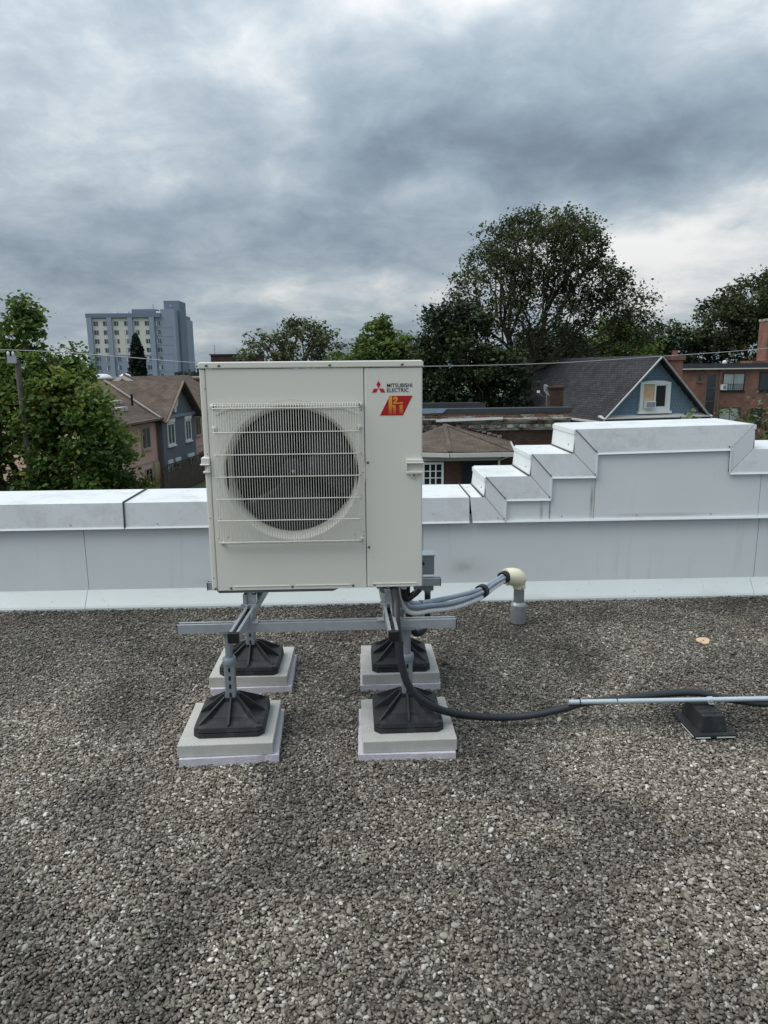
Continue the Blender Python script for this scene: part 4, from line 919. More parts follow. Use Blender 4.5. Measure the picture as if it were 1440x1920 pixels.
# ------------------------------------------------------------------ apartment tower
tw = thing('apartment_tower', 'distant blue grey apartment tower with cream window bays', 'tower block', (-87.4, 238.5, 0), R(0))
S = 228 / 1330 * 1.0
def tx(z4): return (z4 - 131) / 6 * .1714         # metres from the left edge, from measured facade widths
TZ = 20.0
MB().box(0, 23.6, 0, 14, GZ, TZ - 1.3).build('wall', MT['tower_blue'], tw)
Bx(-.1, 23.6, -.7, 14, TZ - 1.3, TZ).build('parapet_band', MT['tower_dark'], tw)
for a, b in ((135, 192), (358, 412), (590, 642), (828, 884)):
    Bx(tx(a), tx(b), -.7, -.02, GZ, TZ - 1.32).build('pilaster', MT['tower_blue'], tw)
rows = [TZ - 3.15 - 2.79 * k for k in range(9)]
for a, b in ((193, 357), (413, 589), (643, 827)):
    Bx(tx(a), tx(b), -.06, -.005, TZ - 13.0, TZ - 1.6).build('cream_bay', MT['tower_cream'], tw)
wg = Bx(0, 1.45, -.10, -.03, -.72, .72).mesh('window', MT['tower_win']); wfm = Bx(.78, .84, -.13, -.05, -.72, .72).box(-.05, 1.3, -.12, -.05, -.80, -.72).box(1.42, 1.47, -.12, -.05, -.72, .72).mesh('window_frame', MT['win_white'])
wcur = Bx(.05, .35, -.112, -.09, -.66, .66).mesh('blind', MT['curtain'])
rw_ = random.Random(5)
for ri, z in enumerate(rows):
    for a in (205, 311, 430, 545, 660, 776, 900):
        x = tx(a); o = bpy.data.objects.new('window', wg); C.objects.link(o); o.parent = tw; o.location = (x, 0 if ri < 5 else .03, z)
        f = bpy.data.objects.new('frame', wfm); C.objects.link(f); f.parent = o
        if rw_.random() < .6:
            f = bpy.data.objects.new('blind', wcur); C.objects.link(f); f.parent = o; f.scale.x = rw_.uniform(.6, 2.0)
for z in rows: Bx(tx(886), 27.2, -.035, -.0, z - 1.42, z - 1.36).build('floor_joint', MT['tower_dark'], tw)
Bx(23.61, 28.1, .0, 14, GZ, TZ + 1.25).build('end_block', MT['tower_blue'], tw)
Bx(27.3, 28.15, -.5, -.002, GZ, TZ + 1.2).build('pilaster', MT['tower_blue'], tw)
MB().box(23.8, 28.75, 4, 13, GZ, TZ + 4.2).build('stair_core', MT['tower_dark'], tw)
Bx(20, 28.3, 14.1, 24, GZ, TZ - 1.0).build('rear_wing', MT['tower_blue'], tw)
Bx(21, 28.0, 16, 22, TZ - .999, TZ + .2).build('rear_parapet', MT['tower_dark'], tw)
Bx(13.3, 21.0, 4, 9, TZ, TZ + 1.6).build('plant_room', MT['tower_dark'], tw)
for x, wv_, h_ in ((7.5, 1.2, .8), (11.0, 1.4, .9), (21.4, 1.6, .9)): Bx(x, x + wv_, 3, 4.5, TZ, TZ + h_).build('roof_unit', MT['win_white'], tw)
MB().tube([(20.6, 3, TZ), (20.6, 3, TZ + 3.0)], .10, 6).build('mast', MT['tower_dark'], tw)
for z in (9.0, 4.3): MB().prism([(-1.6, z - 1.7), (0, z - 1.7), (0, z)], .5, 4).build('awning', MT['tower_dark'], tw)
MB().lathe([(.45, 0), (.45, -.1), (0, -.1)], (26.0, 4, TZ + 2.6), 'y', 14).build('round_vent', MT['tower_blue'], tw)

# ------------------------------------------------------------------ old brick building with decayed cornice
ob = thing('old_brick_building', 'old dark brick building with decayed cornice and black roof edge', 'building', (0, 30.05, 0))
Bx(-5, 8.85, 0, 3.5, GZ, -.62).build('wall', MT['brick_old'], ob)
Bx(-5, 8.85, .02, .5, -.60, -.19).build('parapet_bricks', MT['brick_rust'], ob)
Bx(-5, 8.85, .5, 3.4, -.70, -.5).build('roof_sheet', MT['coping_black'], ob)
MB().prism([(-5, -.20), (8.95, -.20), (8.97, .02), (2, .0), (-5, -.06)], -.06, .56).build('coping', MT['coping_black'], ob, bevel=.02)
MB().prism([(-5, -.7), (5.85, -.7), (5.85, .05), (5.6, .10), (-5, .08)], 3.2, 3.6).build('rear_parapet', MT['coping_black'], ob)
MB().prism([(0, -.64), (-.10, -.64), (-.22, -.52), (-.28, -.50), (-.30, -.42), (0, -.40)], -5, 8.88, 'yz').build('cornice', MT['old_paint'], ob)
Bx(-5, 8.86, -.07, .0, -.92, -.66).build('frieze', MT['old_paint'], ob)
for k in range(26):
    x = 8.45 - k * .54
    if x > -5: Bx(x - .13, x + .13, -.22, -.071, -.80, -.66).build('modillion', MT['old_paint'], ob)
MB().prism([(3.15, -.52), (5.95, -.44), (5.95, -.34), (3.15, -.42)], -.36, -.31).build('loose_flashing', MT['win_white'], ob)
MB().prism([(-2, -.30), (3.45, -.16), (3.65, .02), (2.6, .03), (-2, -.06)], -.10, -.065).build('sheet_metal_patch', mat('blue_grey_sheet', (150, 166, 186), .4, .3, .08, 3), ob)
for k in range(7):
    r_ = random.Random(k); x = 1.2 + k * 1.1 + r_.uniform(-.3, .3); Bx(x, x + r_.uniform(.2, .7), -.012, .019, -.40, -.40 + r_.uniform(.06, .16)).build('exposed_patch', MT['old_paint'], ob)
ch = Bx(8.25, 8.83, .9, 1.5, -.6, .78).build('chimney', MT['brick_old'], ob); Bx(8.20, 8.88, .85, 1.55, .78, .86).build('chimney_cap', MT['brick_old'], ch)
# satellite dish
sdh = thing('satellite_dish', 'small grey satellite dish on the edge of the old brick building', 'satellite dish', (8.12, 31.2, .2))
dm = MB().lathe([(.0, .0), (.1, .012), (.2, .045), (.29, .10), (.295, .10), (.2, .035), (.1, .002), (0, -.01)], (0, 0, 0), 'z', 24); dm = dm.build('reflector', mat('dish_grey', (176, 178, 182), .5), sdh, True); dm.location = (0, 0, .45); dm.rotation_euler = (R(62), R(-12), R(55))
MB().tube([(.04, 0, -.8), (.04, 0, .35), (.0, .02, .43)], .025, 8).build('mast', MT['strut'], sdh, True)
MB().tube([(0, 0, .18), (-.25, -.22, .30), (-.40, -.33, .42)], .016, 8).build('feed_arm', MT['strut'], sdh, True)
Bx(-.47, -.36, -.38, -.30, .40, .50).build('feed_horn', MT['win_white'], sdh)

# ------------------------------------------------------------------ porch addition with hip roof
ph = thing('porch_house', 'small brick annex with weathered brown polygonal roof and white gutter', 'house', (0, 0, 0))
A_, B_, C_, D_, P_ = Vector((.6, 26.7, -1.34)), Vector((3.25, 25.85, -1.34)), Vector((5.62, 25.85, -1.34)), Vector((6.3, 30.0, -1.34)), Vector((3.50, 29.6, -.62))
for a, b in ((A_, B_), (B_, C_), (C_, D_)):
    u = (b - a).normalized(); L = (b - a).length; q = P_ - a; pu = q.dot(u); v = q - u * pu
    plane_obj('roof_slope', ph, a, u, v, [(0, 0), (L, 0), (pu, v.length)], .06, MT['shingle_porch'])
for a, b in ((A_, B_), (B_, C_), (C_, D_)):
    dn = Vector((0, 0, -.11)); n = (b - a).cross(Vector((0, 0, 1))).normalized() * .05
    MB().bar(a + dn + n, b + dn + n, .10, .15).build('gutter', MT['gutter'], ph)
for a, b in ((B_, P_), (C_, P_)): MB().bar(a + Vector((0, 0, .02)), b + Vector((0, 0, .02)), .16, .04).build('hip_cap', MT['shingle_porch'], ph)
hp1, hp2 = Vector((4.02, 30.0, -.66)), Vector((6.0, 30.0, -1.28))
for k in range(9):
    a = hp1.lerp(hp2, k / 9); Bx(a.x, a.x + .19, 29.96, 30.04, a.z - .03 + .02, a.z + .09).build('step_flashing', MT['old_paint'], ph)
wi = .45
Bx(1.0, 5.2, 26.35, 29.98, GZ, -1.46).build('wall', bricks('annex_brick', (88, 58, 50), (74, 48, 42), (80, 70, 64)), ph)
Bx(.98, 5.22, 26.30, 26.35, -1.72, -1.42).build('siding_band', MT['gutter'], ph)
for k in range(34): Bx(1.0 + k * .123, 1.012 + k * .123, 26.292, 26.30, -1.72, -1.42).build('siding_batten', MT['gutter'], ph)
window(ph, 2.28, 3.08, -3.2, -1.76, 26.33, 'win_white', 'glass', .08, 2, 4, .05)
window(ph, 3.75, 5.1, -3.0, -1.74, 26.34, 'soot', 'glass', .06, 3, 2, .02, False)
MB().tube([(5.55, 25.9, -1.48), (5.15, 26.25, -1.72), (5.15, 26.28, GZ)], .04, 8).build('downspout', MT['win_white'], ph)

# ------------------------------------------------------------------ blue gabled house
bh = thing('blue_gabled_house', 'house with blue scale shingle gable, white window and dark shingle roof', 'house', (11.92, 34.80, 0), R(11))
ZG, ZA, GWd = -.74, 2.16, 5.70
half = GWd / 2; Lh = 12.5
Bx(.35, GWd - .35, .3, Lh, GZ, ZG - .05).build('wall', MT['brick_red'], bh)
MB().prism([(.1, ZG), (GWd - .1, ZG), (half, ZA - .12)], .12, Lh - .2).build('gable_wall', MT['scale_blue'], bh)
sl = math.hypot(half, ZA - ZG); ov = .35
for s, xe in ((1, 0), (-1, GWd)):
    dx, dz = half / sl * s, (ZA - ZG) / sl
    og = (xe - ov * dx, Lh if s == 1 else -.30, ZG - ov * dz + .06)
    plane_obj('roof_slope', bh, og, (0, -s, 0), (dx, 0, dz), [(0, 0), (Lh + .30, 0), (Lh + .30, sl + ov), (0, sl + ov)], .09, MT['shingle_dark'])
    MB().bar((xe - ov * dx, -.32, ZG - ov * dz - .02), (half, -.32, ZA - .02), .05, .20, (0, 1, 0)).build('rake_board', mat('grey_rake_paint', (170, 172, 176), .6), bh)
    MB().bar((xe + (.36) * dx, .10, ZG + .36 * dz - .28), (half, .10, ZA - .33), .04, .10, (0, 1, 0)).build('rake_moulding', MT['scale_blue'], bh)
    MB().bar((xe - ov * dx - .05 * s, -.3, ZG - ov * dz), (xe - ov * dx - .05 * s, Lh, ZG - ov * dz), .10, .10).build('gutter', MT['gutter'], bh)
# fish-scale shingles of the gable, laid in courses
fs = MB(); rr_, cw = .150, .165; row = 0; z = ZG + .02
while z < ZA - .3:
    x = (row % 2) * cw / 2 + .1
    while x < GWd - .1:
        top = z + .20; lim = (min(x, GWd - x)) * (ZA - ZG - .1) / half + ZG - .02
        if top < lim and not (1.94 < x < 3.72 and z < .95):
            hw = cw * .47; pts = [(x - hw, z + .20), (x - hw, z + .06)] + [(x + hw * math.sin(R(a)), z + .06 - .06 * math.cos(R(a))) for a in (-60, -30, 0, 30, 60)] + [(x + hw, z + .06), (x + hw, z + .20)]
            b = len(fs.v); fs.v += [(px, .118 - (.050 * (1 - (pz - z) / .2)) - .002 * ((row * 7 + int(x * 10)) % 3), pz) for px, pz in pts]; n_ = len(pts)
            fs.v += [(px, .119, pz) for px, pz in pts]; fs.f.append(tuple(b + i for i in range(n_)))
            for i in range(n_): fs.f.append((b + i, b + n_ + i, b + n_ + (i + 1) % n_, b + (i + 1) % n_))
        x += cw
    z += rr_; row += 1
stuff(fs.build('scale_shingles', MT['scale_blue'], bh))
gwn = MB().box(1.98, 2.16, -.02, .12, -.52, .80).box(3.50, 3.68, -.02, .12, -.52, .80).box(2.16, 3.50, -.02, .12, -.52, -.36)
gwn.prism([(1.98, .80), (3.68, .80), (3.68, .90), (3.25, .965), (2.83, .985), (2.41, .965), (1.98, .90)], -.02, .12)
gwn = gwn.build('window', MT['win_white'], bh)
Bx(1.90, 3.76, -.10, .12, -.64, -.525).build('sill', MT['win_white'], gwn)
Bx(2.17, 2.78, .04, .07, -.02, .78).build('boarded_pane', MT['plywood'], gwn)
Bx(2.79, 2.87, .0, .08, -.355, .795).build('mullion', MT['win_white'], gwn)
Bx(2.88, 3.42, .05, .08, -.34, .78).build('pane', MT['soot'], gwn)
MB().box(3.43, 3.49, .0, .08, -.355, .795).box(2.88, 3.42, .0, .045, .73, .795).box(2.88, 3.42, .0, .045, -.355, -.30).build('sash', MT['win_white'], gwn)
ac = thing('window_air_conditioner', 'small white air conditioner in the boarded half of the gable window', 'air conditioner', (0, 0, 0)); ac.parent = None
ac.matrix_world = Matrix.Translation((11.92, 34.80, 0)) @ Matrix.Rotation(R(11), 4, 'Z') @ Matrix.Translation((2.17, -.12, -.36))
Bx(.02, .58, -.10, .18, .01, .34).build('housing', MT['win_white'], ac); Bx(.06, .54, -.112, -.099, .05, .30).build('grille', MT['tower_dark'], ac)
for k in range(6): Bx(.06, .54, -.118, -.112, .06 + k * .042, .068 + k * .042).build('louvre', MT['win_white'], ac)
MB().hexa([(-.2, -.42, ZG - .10), (GWd + .2, -.42, ZG - .10), (GWd + .2, .1, ZG - .02), (-.2, .1, ZG - .02)], [(-.2, -.42, ZG - .06), (GWd + .2, -.42, ZG - .06), (GWd + .2, .1, ZG + .06), (-.2, .1, ZG + .06)]).build('pent_ledge', MT['gutter'], bh)
Bx(-.25, GWd + .25, -.36, .3, ZG - .40, ZG - .102).build('box_gutter', MT['coping_black'], bh)
bc = thing('brick_chimney', 'short red brick chimney rising just right of the blue gable peak', 'chimney', (20.0, 45, GZ))
Bx(-.36, .36, 0, .7, 0, 7.95).build('stack', MT['brick_red'], bc); Bx(-.46, .46, -.1, .8, 7.95, 8.2).build('cap', MT['brick_red'], bc); MB().lathe([(.2, 8.2), (.17, 8.55)], (-.05, .35, 0), 'z', 12, True).build('flue_pot', MT['brick_red'], bc)

# ------------------------------------------------------------------ red brick apartment building (right)
ap = thing('brick_apartment_building', 'red brick flat roofed apartment building with curtained windows at the right edge', 'building', (27.0, 60.2, 0))
Bx(0, 26, 0, 14, GZ, 1.42).build('wall', MT['brick_red'], ap)
MB().box(-.2, 26, -.25, 14, 1.42, 1.80).build('roof_edge', MT['coping_black'], ap); Bx(-.2, 26, -.30, -.252, 1.36, 1.46).build('drip_edge', MT['gutter'], ap)
Bx(-.15, 26, 0, 14, 1.80, 1.86).build('roof_sheet', MT['coping_black'], ap)
window(ap, 3.75, 5.65, -.45, 1.05, 0, 'soot', 'glass2', .07, 1); window(ap, 6.9, 8.9, -.45, 1.10, 0, 'soot', ('glass', 'glass2'), .07, 1)
window(ap, 1.55, 1.95, .35, 1.0, 0, 'brown_trim', 'glass', .06, 0); window(ap, 3.65, 5.5, -3.3, -1.85, 0, 'soot', 'glass2', .07, 1); window(ap, 6.4, 7.4, -3.3, -1.95, 0, 'soot', 'glass', .07, 0)
bl_ = window(ap, 2.30, 3.25, -2.5, 1.02, -.01, 'brown_trim', 'glass', .08, 0, 2, .05, False, 'stair_window')
Bx(3.42, 3.50, -.12, -.03, GZ, 1.35).build('downspout', MT['brown_trim'], ap)
for k in range(10): Bx(3.85 + k * .18, 3.87 + k * .18, -.16, -.13, -.38, .10).build('rail_baluster', MT['soot'], ap)
Bx(3.8, 5.6, -.17, -.12, .10, .14).build('guard_rail', MT['soot'], ap)
k2 = thing('window_air_conditioner', 'tiny white air conditioner at the corner of the brick building window', 'air conditioner', (30.55, 60.05, -.35)); Bx(0, .35, -.35, .1, 0, .45).build('housing', MT['win_white'], k2); Bx(.05, .30, -.36, -.352, .06, .38).build('grille', MT['tower_dark'], k2)
c3 = Bx(8.15, 10.2, 1.5, 3.0, 1.86, 5.4).build('chimney', MT['brick_red'], ap); Bx(8.1, 10.25, 1.45, 3.05, 5.4, 5.6).build('chimney_cap', MT['old_paint'], c3); Bx(6.8, 10.2, 1.2, 3.2, 1.861, 2.05).build('chimney_curb', MT['brick_red'], c3)
MB().lathe([(.18, 1.86), (.18, 2.02), (.1, 2.1), (0, 2.12)], (4.3, 1.0, 0), 'z', 12).build('roof_vent', MT['plastic_white'], ap)
# far brick chimney stub left above the heat pump
fk = thing('far_brick_building', 'tiny dark brick building top left above the heat pump', 'building', (-17.5, 86, GZ)); Bx(0, 5.5, 0, 6, 0, 9.35).build('wall', MT['brick_old'], fk); Bx(-.15, 5.65, -.15, 6.15, 9.35, 9.5).build('roof_slab', MT['coping_black'], fk); MB().tube([(.3, 1, 9.5), (.3, 1, 10.6)], .05, 6).build('mast', MT['strut'], fk)

# ------------------------------------------------------------------ pole and cable
up = thing('utility_pole', 'weathered wooden utility pole in front of the leafy left tree', 'utility pole', (-9.87, 21.3, GZ))
MB().tube([(.04, 0, 0), (.0, .0, 5.2), (-.02, 0, 7.95)], .10, 14, True, lambda i: (.105, .088, .078)[i]).build('shaft', MT['wood_pole'], up, True, auto=50)
Bx(-.24, .02, -.14, -.095, 7.85, 8.05).build('bracket', MT['strut'], up)
for dx in (-.20, -.06): MB().lathe([(.02, 8.05), (.04, 8.08), (.04, 8.14), (.02, 8.18), (0, 8.19)], (dx, -.115, 0), 'z', 10).build('insulator', MT['win_white'], up, True)
MT['wire'] = mat('aluminium_cable', (172, 176, 178), .45, .1, 0)
cw_ = [(-40, 17, 3.6), (-16, 19.0, 2.45), (-9.87, 21.17, 2.315), (-7, 21.4, 2.11), (-4.74, 21.5, 1.915), (-1.3, 22.6, 1.79), (2.05, 23.5, 1.75), (6.59, 25, 1.815), (11, 26.2, 2.03), (15.4, 27.0, 2.30), (24, 29, 3.05), (44, 31, 5.4)]
tag(MB().tube(smooth_path(cw_, 10), .011, 8).build('overhead_cable', MT['wire'], None, True), 'single pale overhead cable sagging across behind the heat pump', 'cable')

# ------------------------------------------------------------------ trees
def leaf_mat(name, dark, mid, light, odd=None, trans=.35):
    m = bpy.data.materials.new(name); m.use_nodes = True; t = m.node_tree; t.nodes.clear()
    at = t.nodes.new('ShaderNodeAttribute'); at.attribute_name = 'tint'
    r = t.nodes.new('ShaderNodeValToRGB'); t.links.new(at.outputs['Fac'], r.inputs[0]); e = r.color_ramp.elements
    e[0].position = 0; e[0].color = s2l(dark) + (1,); e[1].position = 1; e[1].color = s2l(odd or light) + (1,)
    k = e.new(.5); k.color = s2l(mid) + (1,); k = e.new(.93); k.color = s2l(light) + (1,)
    p = t.nodes.new('ShaderNodeBsdfPrincipled'); p.inputs['Roughness'].default_value = .55; p.inputs['Specular IOR Level'].default_value = .3
    t.links.new(r.outputs[0], p.inputs['Base Color'])
    tr = t.nodes.new('ShaderNodeBsdfTranslucent'); hs = t.nodes.new('ShaderNodeHueSaturation'); hs.inputs['Value'].default_value = 1.15; hs.inputs['Hue'].default_value = .485
    t.links.new(r.outputs[0], hs.inputs['Color']); t.links.new(hs.outputs[0], tr.inputs['Color'])
    x = t.nodes.new('ShaderNodeMixShader'); x.inputs[0].default_value = trans; t.links.new(p.outputs[0], x.inputs[1]); t.links.new(tr.outputs[0], x.inputs[2])
    o = t.nodes.new('ShaderNodeOutputMaterial'); t.links.new(x.outputs[0], o.inputs[0]); return m
LM = {'linden': leaf_mat('linden_leaves', (56, 80, 40), (92, 117, 56), (130, 150, 80), (176, 166, 70), .42),
      'maple': leaf_mat('maple_leaves', (44, 52, 36), (68, 78, 50), (94, 104, 66), (122, 80, 52), .30),
      'deep': leaf_mat('deep_green_leaves', (30, 42, 28), (46, 60, 36), (66, 82, 46), None, .2),
      'bright': leaf_mat('bright_green_leaves', (54, 72, 38), (84, 104, 54), (112, 132, 70), None),
      'dull': leaf_mat('dull_olive_leaves', (52, 60, 42), (80, 90, 58), (106, 116, 76), (112, 100, 74), .25),
      'cypress': leaf_mat('cypress_needles', (20, 34, 28), (30, 48, 38), (44, 64, 48), None, .1),
      'yellow': leaf_mat('yellowing_leaves', (70, 86, 40), (112, 118, 54), (150, 142, 64), (214, 186, 70))}
def leaves_mesh(P, size, seed, mt, up=.55, tintbase=None):
    r = np.random.default_rng(seed); n = len(P)
    s = size * np.clip(r.lognormal(0, .32, n), .45, 1.7)[:, None]
    nrm = r.normal(0, 1, (n, 3)); nrm[:, 2] = np.abs(nrm[:, 2]) + up; nrm /= np.linalg.norm(nrm, axis=1)[:, None]
    a = r.normal(0, 1, (n, 3)); a[:, 2] -= .5; a -= nrm * (a * nrm).sum(1)[:, None]; a /= np.linalg.norm(a, axis=1)[:, None]; b = np.cross(nrm, a)
    fold = nrm * s * .12
    V = np.stack([P - a * s * .5, P + b * s * .36 + fold - a * s * .08, P + a * s * .55, P - b * s * .36 + fold - a * s * .08], 1).reshape(-1, 3)
    idx = np.arange(n) * 4
    F = np.concatenate([np.stack([idx, idx + 1, idx + 2], 1), np.stack([idx, idx + 2, idx + 3], 1)], 1).reshape(-1, 3)
    me = bpy.data.meshes.new('leaves'); me.vertices.add(4 * n); me.vertices.foreach_set('co', V.astype(np.float32).ravel())
    me.loops.add(6 * n); me.loops.foreach_set('vertex_index', F.astype(np.int32).ravel())
    me.polygons.add(2 * n); me.polygons.foreach_set('loop_start', np.arange(0, 6 * n, 3, dtype=np.int32)); me.polygons.foreach_set('loop_total', np.full(2 * n, 3, np.int32))
    q_ = P / (size * 7); cl = .5 + .17 * np.sin(q_[:, 0] * 1.9 + 1) * np.cos(q_[:, 2] * 2.3) + .15 * np.sin(q_[:, 1] * 1.7 + q_[:, 2] * 1.1 + 2) + .10 * np.sin(q_[:, 0] * .7 - q_[:, 2] * .9)
    t = np.clip(cl + r.normal(0, .17, n), 0, .92) if tintbase is None else np.clip(tintbase + r.normal(0, .17, n), 0, .93)
    odd = r.random(n) < .015; t[odd] = 1.0
    at = me.attributes.new('tint', 'FLOAT', 'FACE'); at.data.foreach_set('value', np.repeat(t, 2).astype(np.float32))
    me.update(); me.validate(); me.materials.append(LM[mt]); return me
def sample(blobs, n, r, hollow=.35):
    """points in a union of ellipsoids, thinned towards their centres"""
    w_ = np.array([b[3][0] * b[3][1] * b[3][2] if len(b) > 3 else b[1][0] * b[1][1] * b[1][2] for b in blobs]) ** .8
    w_ = w_ * np.array([b[2] if len(b) > 2 else 1 for b in blobs]); w_ /= w_.sum(); out = []
    for b, k in zip(blobs, (w_ * n).astype(int) + 2):
        d = r.normal(0, 1, (k, 3)); d /= np.linalg.norm(d, axis=1)[:, None]; q = (hollow ** 3 + (1 - hollow ** 3) * r.random(k)) ** (1 / 3)
        out.append(np.array(b[0]) + d * q[:, None] * np.array(b[1]))
    return np.concatenate(out)
def tree(name, label, base, fork, blobs, n_att, n_leaf, lsize, mt, seed, rtip=.012, spread=.30, cat='tree', group=None, bias=.45, lean=(0, 0), hollow=.35, fork2=None, up=.55, rpow=.5, rmax=9):
    r = np.random.default_rng(seed); base = np.array(base, float); fork = np.array(fork, float)
    t = thing(name, label, cat, tuple(base), 0, group)
    att = sample(blobs, n_att, r, hollow)
    nodes = [base]; par_ = [-1]; plen = [0.0]
    k = 7
    for i in range(1, k + 1):
        p = base + (fork - base) * i / k + np.array([math.sin(i * 1.3 + seed) * .03, math.cos(i * 1.1 + seed) * .03, 0]) * np.linalg.norm(fork - base) * .25
        nodes.append(p); par_.append(len(nodes) - 2); plen.append(plen[-1] + np.linalg.norm(nodes[-1] - nodes[-2]))
    first = k - 1
    order = np.argsort(np.linalg.norm(att - fork, axis=1)); tips = []
    NA = np.zeros((len(att) * 9 + 20, 3)); PL_ = np.zeros(len(NA)); m_ = len(nodes); NA[:m_] = nodes; PL_[:m_] = plen; PA = np.full(len(NA), -1); PA[:m_] = par_
    for a in att[order]:
        c = np.linalg.norm(NA[first:m_] - a, axis=1) + bias * (PL_[first:m_] - PL_[first])
        j = first + int(np.argmin(c)); p0 = NA[j]; d = a - p0; L = np.linalg.norm(d)
        ns = int(min(7, max(1, L / .7)))
        sag = r.normal(0, .07, 3) * L; sag[2] += .10 * L
        pj = j
        for q in range(1, ns + 1):
            f = q / ns; NA[m_] = p0 + d * f + sag * 4 * f * (1 - f) * .5 + (r.normal(0, .03, 3) * L / ns if q < ns else 0); PA[m_] = pj; PL_[m_] = PL_[pj] + L / ns; pj = m_; m_ += 1
        tips.append(pj)
    NA = NA[:m_]; PA = PA[:m_]; cnt = np.zeros(m_)
    for q in tips: cnt[q] += 1
    for i in range(m_ - 1, 0, -1): cnt[PA[i]] += cnt[i]
    rad = np.minimum(rtip * np.maximum(cnt, 1) ** rpow, rmax)
    mb = MB()
    for i in range(1, m_):
        j = PA[i]
        if j < 0: continue
        d = Vector(NA[i] - NA[j]); L = d.length
        if L < 1e-5: continue
        ns = 8 if rad[i] > .06 else 5 if rad[i] > .025 else 3
        d.normalize(); x = d.orthogonal().normalized(); y = d.cross(x); b = len(mb.v)
        ra = min(rad[j], rad[i] * 1.35); pa = Vector(NA[j] - base); pb = Vector(NA[i] - base) + d * rad[i] * .3
        for p, rr in ((pa, ra), (pb, rad[i])):
            for k in range(ns):
                an = 2 * math.pi * k / ns; mb.v.append(tuple(p + x * math.cos(an) * rr + y * math.sin(an) * rr))
        for k in range(ns): mb.f.append((b + k, b + (k + 1) % ns, b + ns + (k + 1) % ns, b + ns + k))
    mb.build('trunk', MT['bark'], t, True)
    tw_ = np.where(cnt <= 3)[0]; src = NA[r.choice(tw_, n_leaf)]
    clump = r.normal(0, .55, m_)[r.choice(m_, 1)]
    P = src + r.normal(0, 1, (n_leaf, 3)) * spread * np.array([1, 1, .75]) - base
    me = leaves_mesh(P, lsize, seed + 1, mt, up); o = bpy.data.objects.new('crown', me); C.objects.link(o); o.parent = t
    return t
# leafy tree at the left
tree('linden_tree', 'leafy bright green tree filling the left edge in front of the townhouses', (-10.6, 22.6, GZ), (-10.5, 22.7, -3.0),
     [((-10.7, 22.9, -.6), (2.9, 2.2, 2.3)), ((-8.8, 22.3, -.9), (1.55, 1.4, 1.9)), ((-10.55, 23.0, 1.8), (1.15, 1.2, 1.4)), ((-10.42, 23.1, 3.2), (.36, .42, .85), 3), ((-11.4, 23, 2.1), (.8, .8, .9), 1.5), ((-8.75, 22.6, 1.3), (.32, .4, 1.25), 2.5),
      ((-12.8, 23, .3), (1.8, 1.8, 2.4)), ((-8.1, 22, .4), (.5, .6, .8), 1.6), ((-7.9, 22.0, -1.0), (.65, .7, 1.2), 1.4), ((-9.4, 22.5, .9), (1.1, 1.0, 1.2), 1.3), ((-10.3, 22.3, .6), (1.2, 1.0, 1.3), 1.2), ((-9.6, 22.4, -3.0), (2.4, 1.6, 1.4)), ((-7.2, 21.9, -1.9), (.5, .5, .5), 1.4)],
     880, 44000, .15, 'linden', 21, .011, .20, hollow=.3)
tree('yellowing_sapling', 'slender sapling with yellow leaves at the foot of the salmon townhouse', (-7.0, 22.5, GZ), (-6.95, 22.4, -3.6), [((-6.75, 22.3, -2.3), (.5, .45, .75)), ((-6.9, 22.3, -3.3), (.8, .6, .5))], 60, 900, .13, 'yellow', 5, .008, .14)
# big maple
MX, MY = 11.3, 46.5
tree('maple_tree', 'tall spreading dark maple with visible branches against the sky behind the houses', (10.9, MY, GZ), (10.7, MY, 1.0),
     [((11.4, MY, 8.7), (3.6, 3.4, 2.7), 1.0), ((8.3, MY, 6.6), (2.6, 2.8, 2.6)), ((14.4, MY, 6.9), (2.9, 2.8, 2.4)), ((16.6, MY, 5.6), (2.3, 2.2, 2.0)), ((17.8, MY, 4.3), (1.7, 1.8, 1.3)), ((6.6, MY, 4.3), (2.4, 2.4, 2.0)), ((11.5, MY, 5.2), (3.4, 3.0, 2.4)),
      ((9.2, MY, 8.9), (2.1, 2, 1.8), 1.1), ((13.3, MY, 9.6), (1.7, 2, 1.7), 1.1), ((10.9, MY, 10.2), (2.2, 1.5, 1.0), 1.4), ((13.9, MY, 9.2), (1.7, 1.5, 1.4), 1.2), ((15.2, MY, 3.6), (2.6, 2, 1.4)), ((5.6, MY, 2.6), (1.7, 1.7, 1.9)), ((12.6, MY, 3.0), (2.2, 2, 1.4), .7)],
     1500, 34000, .170, 'maple', 33, .0130, .28, hollow=.38, rpow=.44, bias=.62)
tree('shade_tree', 'dense dark green tree below the maple left of the dark roof', (6.6, 42.5, GZ), (6.6, 42.5, -2.2),
     [((6.2, 42.5, 1.6), (2.6, 2.2, 2.4)), ((4.6, 42.5, .4), (1.4, 1.5, 1.8)), ((8.3, 42.6, .6), (1.9, 1.8, 2.2)), ((6.8, 42.4, -1.4), (3.0, 2.0, 1.6)), ((4.2, 42.5, 2.6), (1.2, 1.2, 1.2)), ((4.9, 42.8, 3.7), (1.3, 1.4, 1.5)), ((6.6, 42.8, 4.2), (1.4, 1.4, 1.3), .8)], 470, 25000, .20, 'deep', 41, .016, .33)
